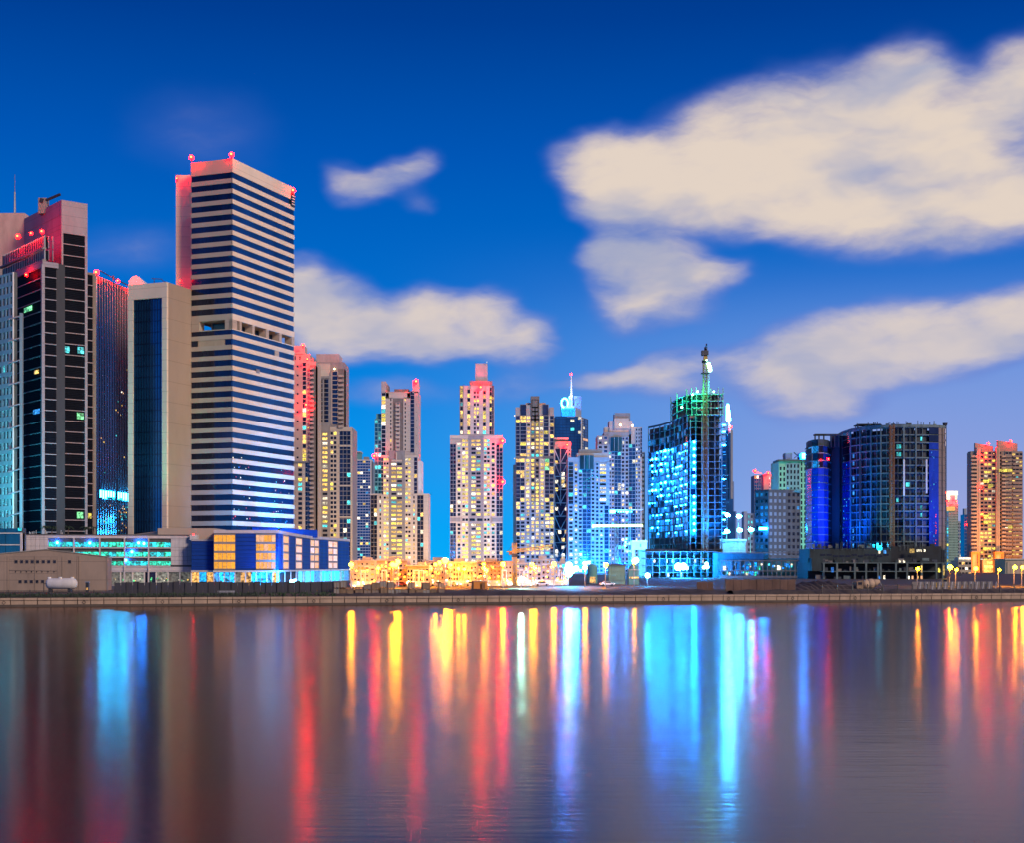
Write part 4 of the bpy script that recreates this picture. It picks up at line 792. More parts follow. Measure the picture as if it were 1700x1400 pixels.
def tower_braced():
    b = Bld('braced_tower', 'narrow tower crossed by white diagonal bracing, pink lit top', 'skyscraper', 934, 1350)
    b.core(920.5, 948, 744, 975, 'cream_plain', .5, 30); b.block(920, 942, 729, 738, 'grey_wall', 4, 20); b.block(919, 944, 727, 730, 'cream', 2, 24, 'roof_edge'); b.block(921, 948, 734, 746, 'cream_plain', .2, 24, 'parapet')
    b.g(921, 943, 746, 958, 6.4, 4, .96, .88, 'glass_dark', [('glass_mid', 12), ('win_white', 1.5), ('win_warm', 1)]); b.g(943, 948, 746, 764, 6, 1, .5, .5, 'cream', [DK]); b.g(943, 948, 764, 958, 6.4, 1, .4, .5, 'cream_plain', [('win_dark', 9), ('win_warm', 1)])
    Y = 1350; br = MB(); x = [W(p, 0, Y).x for p in (921, 930.5, 942)]
    for p in (920.5, 943): part(b.root, 'corner_pier', MB().box(W(p - 1.2, 0, Y).x, W(p + 1.2, 0, Y).x, Y - .9, Y + .5, GZ, zof(744, Y)), 'cream')
    k = 0
    for y in range(748, 950, 22):
        a, c = zof(y, Y), zof(y + 22, Y)
        part(b.root, 'brace', MB().bar((x[0], Y - .6, a), (x[1], Y - .6, c), .7), 'white_wall'); part(b.root, 'brace', MB().bar((x[2], Y - .6, a), (x[1], Y - .6, c), .7), 'white_wall'); part(b.root, 'tie_beam', MB().bar((x[0], Y - .8, c), (x[2], Y - .8, c), .8), 'white_wall')
    part(b.root, 'mast', MB().bar((x[1], Y - .6, zof(840, Y)), (x[1], Y - .6, zof(742, Y)), .9), 'pink_wall'); b.beacon(941.5, 739.5, 1347, 1.0, .3); b.done(240)
tower_braced()

def tower_bay():
    b = Bld('residential_tower', 'pale stepped tower with a curved teal glass bay at its head, lit blue from below', 'skyscraper', 975, 1150)
    b.core(943, 1012, 760, 975, 'pale_tower', .5, 36); b.block(958, 1010, 753, 770, 'cream_plain', 2, 26); b.block(962, 1000, 746, 756, 'grey_wall', 5, 20); b.block(950, 962, 764, 772, 'cream_plain', 1, 20)
    Y = 1150; mb = MB(); n = 9; x0, x1 = W(962, 0, Y).x, W(986, 0, Y).x; pts = [(x0 + (x1 - x0) * i / n, Y + .3 - 3.2 * math.sin(math.pi * i / n)) for i in range(n + 1)]
    part(b.root, 'curved_bay', MB().prism(pts + [(x1, Y + 3), (x0, Y + 3)], zof(780, Y), zof(757, Y)), 'glass_teal')
    for i in range(0, n + 1, 3): part(b.root, 'bay_mullion', MB().bar((pts[i][0], pts[i][1] - .1, zof(780, Y)), (pts[i][0], pts[i][1] - .1, zof(757, Y)), .35), 'pale_tower')
    b.g(943, 952.5, 768, 838, 6.6, 1, .8, .9, 'pale_tower', COOL); b.g(943, 952.5, 840, 958, 6.6, 1, .62, .58, 'pale_tower', pal(.22)); b.g(952.5, 960, 770, 958, 6.6, 1, .56, .58, 'pale_tower', pal(.25)); b.g(960, 967, 780, 958, 6.6, 1, .7, .6, 'pale_tower', COOL)
    b.g(967, 981, 780, 958, 6.6, 2, .9, .84, 'blue_grey', BLUE); b.g(981, 988, 780, 958, 6.6, 1, .62, .56, 'pale_tower', COOL); b.g(988, 995, 768, 840, 6.6, 1, .5, .6, 'pale_tower', COOL); b.g(995, 1007, 770, 840, 6.6, 1, .85, .6, 'pale_tower', pal(.25, .5, .1, 1)); b.g(988, 1002, 840, 958, 6.6, 2, .6, .56, 'pale_tower', COOL); b.g(1002, 1012, 840, 958, 6.6, 1, .7, .9, 'pale_tower', BLUE); b.g(1007, 1012, 768, 840, 6.6, 1, .2, .2, 'pale_tower', [DK])
    b.done(300)
tower_bay()

def tower_terraced():
    b = Bld('residential_tower', 'terraced grey tower stepping up to a blank square top, left of the unfinished blue tower', 'skyscraper', 1030, 1280)
    b.block(1021, 1047, 684.5, 704, 'grey_wall', 5, 18); b.block(1012, 1050, 698, 722, 'pink_wall', 3, 22); b.block(1004, 1012, 709, 722, 'cream_plain', 4, 14); b.block(1020, 1044, 694, 712, 'cream_plain', 1.5, 20); b.core(1003, 1044, 718, 975, 'grey_wall', .8, 30); b.core(992, 1010, 724, 975, 'grey_wall', .5, 30); b.core(1010, 1063, 738, 975, 'pale_tower', .5, 36); b.core(1048, 1066, 710, 975, 'cream_plain', .4, 26)
    for px, py in ((1030, 706), (1050, 707)): part(b.root, 'terrace_lamp', MB().ball(W(px, py, 1276), .8, 8, 6), 'shop_bulb')
    b.g(992, 1010, 724, 740, 8, 2, .5, .5, 'grey_wall', COOL); b.g(992, 1010, 740, 840, 6.5, 2, .6, .56, 'pale_tower', COOL); b.g(1010, 1020, 750, 958, 6.5, 2, .6, .56, 'pale_tower', COOL); b.g(1020, 1031, 738, 958, 6.5, 2, .9, .84, 'blue_grey', BLUE); b.g(1031, 1044, 726, 958, 6.5, 2, .6, .6, 'pale_tower', COOL); b.g(1044, 1055, 738, 958, 6.5, 2, .92, .86, 'blue_grey', BLUE); b.g(1055, 1063, 711, 958, 6.5, 2, .5, .55, 'pale_tower', pal(.08)); b.g(1063, 1066, 711, 760, 6.5, 1, .8, .8, 'grey_wall', GLX)
    Y = 1280; mb = MB(); x0, x1 = W(1013, 0, Y).x, W(1033, 0, Y).x; n = 9; pts = [(x0 + (x1 - x0) * i / n, Y + .3 - 3.4 * math.sin(math.pi * i / n)) for i in range(n + 1)]
    part(b.root, 'curved_bay', MB().prism(pts + [(x1, Y + 3), (x0, Y + 3)], zof(750, Y), zof(727, Y)), 'glass_teal')
    for i in range(0, n + 1, 3): part(b.root, 'bay_mullion', MB().bar((pts[i][0], pts[i][1] - .1, zof(750, Y)), (pts[i][0], pts[i][1] - .1, zof(727, Y)), .35), 'pale_tower')
    b.core(1064, 1074, 748, 975, 'blue_grey', 20, 20); b.g(1066, 1074, 750, 958, 8, 1, .7, .6, 'blue_grey', BLUE, n=-20); b.done(300)
tower_terraced()

# ------------------------------------------------------------------ unfinished tower lit cyan inside
def unfinished_tower():
    b = Bld('unfinished_tower', 'unfinished concave tower, bare slabs, floors full of cyan work light', 'skyscraper', 1140, 760)
    P = lambda px, Y: Vector(((px - CX) / F * Y, Y)); fh = 3.55
    plan = [P(1076, 833), P(1095, 819), P(1112, 802), P(1127, 781), P(1140, 759)]
    bayp = [P(1140, 759), P(1146, 755), P(1155, 754), P(1165, 757)]
    corep = [P(1165, 760), P(1200, 757)]
    zt = zof(686, 760); nf = 22; lit_rows = range(5, 19)
    for k in range(nf + 1):
        z = GZ + 4 + k * fh
        if z > zt: break
        sl = MB().prism([tuple(p) for p in plan + bayp[1:]] + [tuple(P(1165, 790)), tuple(P(1090, 850))], z - .3, z); part(b.root, 'floor_slab', sl, 'concrete' if k % 5 else 'dark_concrete')
    zlast = GZ + 4 + int((zt - GZ - 4) / fh) * fh
    inner = [p + Vector((1.5, 5.5)) for p in plan] + [P(1163, 768), P(1165, 792), P(1092, 852)]
    part(b.root, 'inner_wall', MB().prism([tuple(p) for p in inner], GZ, zlast - .4), 'dark_concrete')
    for k in range(int((zt - GZ - 4) / fh)):
        z0 = GZ + 4 + k * fh; z1 = z0 + fh - .3
        for s in range(4):
            f = Face(*plan[s], *plan[s + 1]); n = max(2, int(f.L / 2.6)); w = f.L / n
            for c in range(n):
                if k in lit_rows and R.random() < .82 and not (k in (9,) and s > 1):
                    m = R.choice(('site_cyan', 'site_cyan', 'site_teal', 'site_cyan', 'site_cyan', 'site_teal', 'glass_dark')); piece(b.root, 'glazing', w * .82, .12, fh * .8, m, f.pt(w * (c + .5), -.5, (z0 + z1) / 2), f.rz)
                elif R.random() < (.4 if k == nf - 2 else .12): piece(b.root, 'glazing', w * .82, .12, fh * .8, 'site_teal' if k > 19 else 'glass_dark', f.pt(w * (c + .5), -.5, (z0 + z1) / 2), f.rz)
        if k in lit_rows:
            f = Face(*bayp[1], *bayp[2]); piece(b.root, 'glazing', f.L * .9, .12, fh * .8, 'site_cyan' if k not in (14, 11) else 'glass_dark', f.pt(f.L / 2, -.6, (z0 + z1) / 2), f.rz)
            if k not in (11,): part(b.root, 'work_lamp', MB().ball((bayp[1].x + 1.8, 753.2, z1 - .5), .7, 8, 6), 'bulb_cyan')
        if k in range(11, 19):
            for px, Y in ((1082.5, 826), (1088.5, 822), (1097, 814), (1104, 808)):
                if R.random() < .6: part(b.root, 'work_lamp', MB().ball((P(px, Y).x, Y - 1.5, z1 - .8), R.uniform(.4, .75), 6, 5), 'bulb_cyan')
    for k in range(110):
        s = R.randrange(4); f = Face(*plan[s], *plan[s + 1]); kk = R.randrange(5, 19); q = f.pt(R.uniform(.5, f.L - .5), -.2, GZ + 4 + (kk + 1) * fh - 1.1); part(b.root, 'work_lamp', MB().ball(q, R.uniform(.2, .42), 6, 5), 'bulb_cyan')
    for s in range(4):
        f = Face(*plan[s], *plan[s + 1])
        for u in ((0, f.L / 2) if s else (0.3, f.L * .5)): piece(b.root, 'column', .5, .5, zlast - GZ, 'concrete', f.pt(u, -.1, (zlast + GZ) / 2), f.rz)
    for p in bayp[1:]: piece(b.root, 'column', .5, .5, zlast - GZ, 'concrete', (p.x, p.y - .1, (zlast + GZ) / 2))
    part(b.root, 'parapet', MB().prism([tuple(p) for p in plan] + [tuple(p + Vector((.3, .5))) for p in reversed(plan)], zlast - .2, [zlast + .8] * 10), 'dark_concrete')
    # core and crown, green work light put into the crown slab colour
    zc = zof(655, 757); x0, x1 = P(1140, 770).x, P(1196, 770).x
    part(b.root, 'lift_core', MB().box(P(1166, 762).x, P(1194, 762).x, 762, 790, GZ, zc), 'dark_concrete')
    for k in range(30):
        z = GZ + 4 + k * fh
        if z > zc: break
        part(b.root, 'core_slab', MB().box(P(1165, 757).x, P(1199, 757).x, 757, 792, z - .28, z), 'bare_slab')
        if k > 3 and k < 22:
            part(b.root, 'edge_platform', MB().box(P(1199, 757).x, P(1199, 757).x + R.choice((1.5, 2.2, 3.6)), 757, 762, z - .15, z + .2), 'dark_steel')
            if R.random() < .75: piece(b.root, 'work_light', 1.6, .3, .5, 'bulb_cyan' if R.random() < .3 else 'site_cyan', (P(1199, 757).x + .9, 756.8, z + 1.4))
    for px in (1165.5, 1176, 1187, 1198.5): part(b.root, 'column', MB().box(P(px, 757).x - .25, P(px, 757).x + .25, 757.2, 757.8, GZ, zc), 'bare_slab')
    z1 = zof(676, 765); crown = [P(1114, 800), P(1124, 782), P(1140, 764), P(1166, 762), P(1170, 792), P(1122, 815)]
    for k in range(4):
        z = z1 - 8 + k * 3.5 + 4; part(b.root, 'crown_slab', MB().prism([tuple(p) for p in crown], z - .3, z), 'green_wall')
        for p in crown[:4]: part(b.root, 'column', MB().box(p.x - .3, p.x + .3, p.y + .2, p.y + .8, z - .3, z + 3.2), 'concrete')
    part(b.root, 'crown_wall', MB().prism([tuple(p + Vector((1, 4))) for p in crown[:4]] + [tuple(P(1166, 792)), tuple(P(1124, 815))], zlast - 3, z1 + 5), 'dark_concrete')
    for k in range(4):
        z = zc - 10.4 + k * 3.6; part(b.root, 'crown_slab', MB().box(P(1147, 757).x, P(1201, 757).x, 755.5, 790, z - .35, z), 'green_wall')
        for px in (1148, 1156, 1180, 1192, 1200): part(b.root, 'column', MB().box(P(px, 757).x - .2, P(px, 757).x + .2, 756, 756.5, z - .3, z + 3.2), 'mid_concrete')
    part(b.root, 'core_head', MB().box(P(1150, 765).x, P(1196, 765).x, 765, 785, zc - 14, zc + .5), 'teal_wall')
    for i in range(26): x = P(1147 + i * 2.1, 757).x; part(b.root, 'rebar', MB().bar((x, 757 + R.uniform(0, 8), zc + .4), (x, 757 + R.uniform(0, 8), zc + R.uniform(1, 2.4)), .14), 'steel')
    for px, py, hh in ((1133, 662, 6), (1140, 648, 7), (1168, 640, 8)): part(b.root, 'formwork_post', MB().bar(W(px, py + hh * 2.5, 765), W(px, py, 765), .6), 'green_wall')
    for px, py, r in ((1132, 676, .5), (1150, 655, .45), (1158, 650, .5), (1185, 650, .4)): part(b.root, 'green_lamp', MB().ball(W(px, py, 755), r, 8, 6), 'flood_green')
    spot(b.root, W(1152, 640, 742), W(1160, 668, 760), 60000, (.02, 1, .45), 150, 1); spot(b.root, W(1125, 655, 770), W(1128, 675, 785), 22000, (.02, 1, .4), 150, 1)
    for px, py in ((1164, 680), (1150, 692)): part(b.root, 'red_sign', MB().box(W(px - 5, 0, 754).x, W(px + 4, 0, 754).x, 754, 754.3, zof(py + 1.5, 754), zof(py - 1.5, 754)), 'red_paint')
    # low slabs round the foot
    for k in range(4):
        z = GZ + 2.8 + k * 3.6; part(b.root, 'foot_slab', MB().box(P(1070, 745).x, P(1202, 745).x, 745, 760, z - .3, z), 'concrete')
        for i in range(12): x = P(1072 + i * 11.5, 745).x; piece(b.root, 'column', .5, .5, 3.3, 'concrete', (x, 745.6, z - 1.95))
    for i in range(20):
        piece(b.root, 'site_window', R.uniform(.5, 1.3), .2, R.uniform(1.2, 2.4), R.choice(('site_cyan', 'site_teal', 'win_white', 'bay_green')), (P(R.uniform(1072, 1196), 747).x, 747, GZ + 1.4 + R.choice((0, 3.6, 7.2))))
    for px, e_ in ((1085, 200000), (1115, 200000), (1150, 240000), (1185, 150000)):
        q = W(px, 893, 742); fl = part(b.root, 'added_slab_flood', MB().box(q.x - .5, q.x + .5, 742, 742.6, q.z - .4, q.z), 'dark_steel'); spot(fl, (q.x, 741.6, q.z + .6), W(px, 770, 775), e_, (0, .2, 1), 110, 1)  # floods added for the blue wash over the facade
    part(b.root, 'stair_wall', MB().box(P(1072, 761).x, P(1200, 761).x, 761, 764, GZ, GZ + 15), 'dark_concrete')
    b.done()
unfinished_tower()

# ------------------------------------------------------------------ unfinished curved block on the east side
def unfinished_block():
    b = Bld('unfinished_block', 'wide unfinished dark block with curved slabs, blue lit glass ends and bare window grid', 'building', 1455, 700)
    P = lambda px, Y: Vector(((px - CX) / F * Y, Y)); fh = 3.55
    top = zof(709, 700)
    def stack(name_plan, z_top, y_front):
        pass
    # main curve
    plan = [(1393, 748), (1400, 735), (1412, 722), (1428, 713), (1446, 707), (1462, 703), (1480, 701), (1500, 700), (1520, 700), (1542, 701), (1558, 703), (1569, 706)]
    pts = [P(*q) for q in plan]; back = [P(1569, 735), P(1393, 775)]
    z0 = zof(912, 702); nf = int((top - z0) / fh); fh = (top - z0) / nf
    part(b.root, 'inner_wall', MB().prism([tuple(p + Vector((0, 3.2))) for p in pts] + [tuple(p) for p in back], GZ, top - 1.5), 'bare_wall')
    for k in range(nf + 1):
        z = z0 + k * fh; o = MB().prism([tuple(p) for p in pts] + [tuple(p + Vector((0, 3))) for p in reversed(pts)], z - .6, z); part(b.root, 'floor_slab', o, 'bare_slab')
    part(b.root, 'roof_edge', MB().prism([tuple(p + Vector((0, -.4))) for p in pts] + [tuple(p + Vector((0, 3))) for p in reversed(pts)], z0 + nf * fh - .2, z0 + nf * fh + 1.1), 'bare_slab')
    z_top = z0 + nf * fh
    # grid of infill panels, each with its dark opening
    pm = {}
    for s in range(2, len(pts) - 3):
        f = Face(*pts[s], *pts[s + 1]); piece(b.root, 'column', .6, .6, z_top - GZ, 'bare_slab' if s in (2, 3, 7) else 'bare_slab', f.pt(.1, .1, (z_top + GZ) / 2), f.rz)
        n = 1; w = f.L / n; piece(b.root, 'column', .25, .4, z_top - GZ, 'bare_slab', f.pt(f.L * .55, -.5, (z_top + GZ) / 2), f.rz)
        for k in range(nf):
            zc = z0 + k * fh + (fh - .3) / 2
            if R.random() < .12: continue
            wl = piece(b.root, 'infill_panel', w - .9, .2, fh - .5, 'bare_infill', f.pt(w / 2 + .2, -1.3, zc), f.rz)
            if True:
                q = R.random(); ww, hh = w * .36, fh * .52
                piece(wl, 'opening', ww, .1, hh, 'win_dark' if q < .9 else 'win_cyan', f.pt(w / 2 + .2 + R.choice((-.1, .1)) * w, -1.15, zc - .2), f.rz)
                if q > .45 and s in (5, 8, 9, 2): piece(wl, 'lit_gap', w * .12, .1, fh * .5, 'win_blue', f.pt(w * .82, -1.12, zc), f.rz)
    # glass on left turn and right end, blue flood light put in its colour
    for s, tops in ((0, .72), (1, .72)):
        f = Face(*pts[s], *pts[s + 1])
        for k in range(int(nf * 1.0)):
            h = fh - .35
            piece(b.root, 'bluelit_glass', f.L - .3, .15, h, 'glass_bluelit' if k < nf * .74 else 'glass_dark', f.pt(f.L / 2, .05, z0 + k * fh + h / 2), f.rz)
    for s in (9,):
        f = Face(*pts[s], *pts[s + 1])
        for k in range(nf):
            piece(b.root, 'bluelit_glass', f.L - .1, .15, fh - .02 if k < nf * .72 else fh - .5, 'glass_bluelit' if k < nf * .84 else 'glass_dark', f.pt(f.L / 2, .1, z0 + k * fh + fh / 2), f.rz)
    f = Face(*pts[10], *pts[11])
    for k in range(nf): piece(b.root, 'end_panel', f.L, .3, fh - .2, 'brown_wall', f.pt(f.L / 2, 0, z0 + k * fh + fh / 2), f.rz)
    part(b.root, 'hoist_strip', f.box(MB(), f.L * .45, f.L * .5, .2, .5, GZ, z_top), 'dark_steel')
    m = MB(); lattice(m, f.pt(f.L + .2, -.2, GZ), f.pt(f.L + .2, -.2, zof(704, 704)), 1.0, 40, .18); part(b.root, 'scaffold_mast', m, 'dark_steel', 'stuff')
    part(b.root, 'mast_head', MB().cyl(f.pt(f.L + .2, -.2, zof(706, 704)), f.pt(f.L + .2, -.2, zof(702, 704)), 1.0, 1.3, 10), 'dark_steel')
    for y in (712, 722, 733): part(b.root, 'edge_panel', f.box(MB(), f.L - .6, f.L - .1, .3, .5, zof(y + 8, 704), zof(y, 704)), 'white_wall')
    for px0, px1, y0 in ((1425, 1463, 704), (1484, 1503, 704.5)):
        part(b.root, 'roof_frame', MB().box(P(px0, 712).x, P(px1, 712).x, 712, 722, zof(y0 + 1.6, 712), zof(y0, 712)), 'bare_wall')
        for i in range(5): x = P(px0 + (px1 - px0) * i / 4, 712).x; part(b.root, 'roof_post', MB().box(x - .2, x + .2, 712.2, 712.6, z_top, zof(y0 + 1.5, 712)), 'bare_wall')
    # left half-round wing
    wing = [(1338, 740), (1341, 730), (1348, 722), (1358, 718), (1368, 719), (1375, 724), (1380, 736)]
    wp = [P(*q) for q in wing]; ztw = zof(737, 720); nw = int((ztw - z0) / fh)
    part(b.root, 'wing_core', MB().prism([tuple(p + Vector((.2, 2.5))) for p in wp] + [tuple(P(1393, 760)), tuple(P(1340, 760))], GZ, z0 + nw * fh - 1), 'bare_wall')
    part(b.root, 'recess_wall', MB().prism([tuple(P(1378, 742)), tuple(P(1394, 742)), tuple(P(1394, 760)), tuple(P(1378, 760))], GZ, zof(724, 742)), 'bare_wall')
    for k in range(nw + 1):
        z = z0 + k * fh; part(b.root, 'floor_slab', MB().prism([tuple(p) for p in wp] + [tuple(p + Vector((0, 3))) for p in reversed(wp)], z - .45, z), 'bare_slab' if k < nw else 'site_teal_wall')
        if k < nw:
            for s in range(5):
                f = Face(*wp[s], *wp[s + 1]); piece(b.root, 'bluelit_glass', f.L - .15, .15, fh - .4, 'glass_bluelit' if k < nw * .72 or s > 3 else ('site_teal' if s in (1, 2) and k % 2 else 'glass_dark'), f.pt(f.L / 2, .05 if k < nw * .72 else -.5, z + (fh - .35) / 2), f.rz)
    part(b.root, 'roof_beam', MB().box(P(1353, 725).x, P(1396, 725).x, 725, 729, zof(723.5, 725), zof(721, 725)), 'site_teal_wall')
    for px in (1353.5, 1360, 1368, 1380, 1386, 1393): part(b.root, 'roof_post', MB().box(P(px, 725).x - .25, P(px, 725).x + .25, 725, 726, z0 + nw * fh - .5, zof(723, 725)), 'site_teal_wall')
    part(b.root, 'wing_cap', MB().prism([tuple(p + Vector((.2, .6))) for p in wp] + [tuple(P(1393, 760)), tuple(P(1340, 760))], z0 + nw * fh - .2, zof(731, 722)), 'site_teal_wall'); b.beacon(1375, 763, 716, .4, .3)
    for k in range(120):         # small glowing pieces on the glass ends, painted reflections
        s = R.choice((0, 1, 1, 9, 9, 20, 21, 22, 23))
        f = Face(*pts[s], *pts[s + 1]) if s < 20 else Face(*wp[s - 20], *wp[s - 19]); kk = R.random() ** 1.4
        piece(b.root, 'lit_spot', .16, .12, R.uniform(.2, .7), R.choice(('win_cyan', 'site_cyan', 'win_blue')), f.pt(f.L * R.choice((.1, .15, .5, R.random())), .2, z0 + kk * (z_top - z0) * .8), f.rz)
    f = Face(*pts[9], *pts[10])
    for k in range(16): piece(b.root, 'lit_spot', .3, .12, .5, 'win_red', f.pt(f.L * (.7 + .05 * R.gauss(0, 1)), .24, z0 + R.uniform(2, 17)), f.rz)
    # pale vertical hoist rails
    for px, y0, y1, m in ((1500.5, 764, 824, 'white_wall'), (1538, 764, 820, 'white_wall'), (1427.5, 764, 868, 'site_teal_wall')):
        Y = 698 if px > 1450 else 711; part(b.root, 'rail_strip', MB().box(P(px - 1.3, Y).x, P(px + 1.3, Y).x, Y - .4, Y, zof(y1, Y), zof(y0, Y)), m)
    for y in (764, 776, 813): part(b.root, 'rail_arm', MB().box(P(1526, 699).x, P(1541, 699).x, 698.4, 698.8, zof(y + 1, 699), zof(y - .3, 699)), 'dark_steel')
    # podium of bare frames
    Yp = 668; f = Face(P(1348, Yp).x, Yp, P(1568, Yp).x, Yp); zl = [GZ, GZ + 3.7, GZ + 7.6, GZ + 10.2, GZ + 14]
    part(b.root, 'podium_wall', f.box(MB(), 0, f.L, -34, -9, GZ, zl[2]), 'bare_wall'); part(b.root, 'podium_upper', f.box(MB(), 0, f.L * .62, -30, -5, zl[2], zof(912, 676)), 'site_teal_wall'); part(b.root, 'podium_upper', f.box(MB(), f.L * .62, f.L, -30, -5, zl[2], zof(908, 676)), 'bare_wall')
    part(b.root, 'podium_end', f.box(MB(), 0, f.L * .085, -9, -.6, GZ + 3.7, zl[2] + 2), 'site_teal_wall')
    for z in zl[1:3]: part(b.root, 'podium_slab', f.box(MB(), f.L * .08, f.L, -9, 0, z - .35, z), 'bare_slab')
    for u in (.09, .19, .325, .41, .5, .52, .635, .72, .83, .94, .99): piece(b.root, 'podium_column', .8, .8, zl[2] - GZ, 'bare_slab', f.pt(f.L * u, -.5, (zl[2] + GZ) / 2))
    for k in range(90):           # site clutter on the podium decks
        u = R.uniform(.02, .98) * f.L; lv = R.choice((zl[1], zl[2], zl[2], zof(911, 676), zof(911, 676), GZ)); hh = R.uniform(.4, 2.2)
        piece(b.root, R.choice(('formwork_stack', 'site_box', 'scaffold_board')), R.uniform(.5, 3.4), R.uniform(.3, 1.2), hh, R.choice(('bare_slab', 'site_teal_wall', 'bare_wall', 'tarp', 'bare_infill')), f.pt(u, -R.uniform(1, 3) if lv < 11 else -R.uniform(6, 9), lv + hh / 2))
    for k in range(26):
        u = R.uniform(.02, .98) * f.L; piece(b.root, 'scaffold_pole', .14, .14, R.uniform(2, 5), 'bare_slab', f.pt(u, -R.uniform(4.2, 4.8), zof(911, 676) + 1))
    for k in range(11): piece(b.root, 'wall_slit', 2.4, .1, .8, 'win_dark', f.pt(f.L * (.1 + .048 * k), -4.94, zof(922, 668) + R.choice((0, 0, -.6))))
    for k in range(40):           # broken roofline
        s_ = R.randrange(2, 10); ff = Face(*pts[s_], *pts[s_ + 1]); hh = R.uniform(.4, 2.6); piece(b.root, R.choice(('rebar_stub', 'roof_box')), R.uniform(.2, 2.2) if hh < 1.2 else .2, .4, hh, R.choice(('bare_wall', 'bare_slab')), ff.pt(R.uniform(0, ff.L), -1.2, z_top + 1 + hh / 2), ff.rz)
    for px, y0, y1, m, w in ((1382, 943, 951, 'site_cyan', 1.2), (1509, 957, 966, 'win_white', .55), (1515, 957, 966, 'win_peach', .8), (1524, 957, 966, 'win_warm', .6), (1530, 957, 966, 'win_peach', .9), (1530, 940, 951, 'win_warm', .6), (1559, 944, 951, 'win_yellow', .9), (1460, 957, 963, 'site_cyan', .6), (1468, 956.5, 963, 'win_white', .8), (1514, 912, 919, 'win_warm', 2.1), (1526, 913, 917, 'win_white', 2.4), (1535, 913, 917, 'win_white', .8), (1460, 915, 920, 'win_white', .8), (1469, 914.5, 920, 'win_blue', 1.2), (1567, 940, 956, 'win_warm', .7), (1494, 931, 935, 'win_white', .8), (1501, 931, 935, 'win_white', .8)):
        Y = 665 if y0 > 935 else 669.5; piece(b.root, 'lit_window', w, .2, zof(y0, Y) - zof(y1, Y), m, W(px, (y0 + y1) / 2, Y))
    lp = part(b.root, 'blue_floodlight', MB().box(P(1402, 694).x - .5, P(1402, 694).x + .5, 693.5, 694.3, zof(913, 694), zof(911, 694)), 'dark_steel')
    spot(lp, W(1404, 908, 700), W(1400, 800, 735), 160000, (.0, .12, 1), 100, 1); spot(lp, W(1352, 908, 690), W(1356, 820, 720), 160000, (.0, .14, 1), 100, 1)
    spot(lp, W(1460, 913, 672), W(1462, 820, 702), 90000, (.0, .4, .7), 120, 1)
    spot(lp, W(1548, 908, 680), W(1550, 820, 702), 110000, (.0, .1, 1), 100, 1)
    b.done()
    t = thing('construction_hoist', 'tall rusty lattice hoist climbing the front of the dark unfinished block', 'hoist', W(1480.5, 965, 690))
    m = MB(); lattice(m, (W(1480.5, 0, 692).x, 692, GZ + 6), (W(1480.5, 0, 692).x, 692, zof(706, 692)), 2.0, 44, .3); part(t, 'mast', m, 'rust_steel', 'stuff'); part(t, 'mast_base', MB().box(W(1477, 0, 692).x, W(1484, 0, 692).x, 690.5, 693.5, GZ, GZ + 6), 'bare_slab')
    x = W(1480.5, 0, 692).x
    for y in (750, 800, 850): part(t, 'wall_tie', MB().bar((x, 692, zof(y, 692)), (x, 700, zof(y, 692)), .3), 'rust_steel')
unfinished_block()

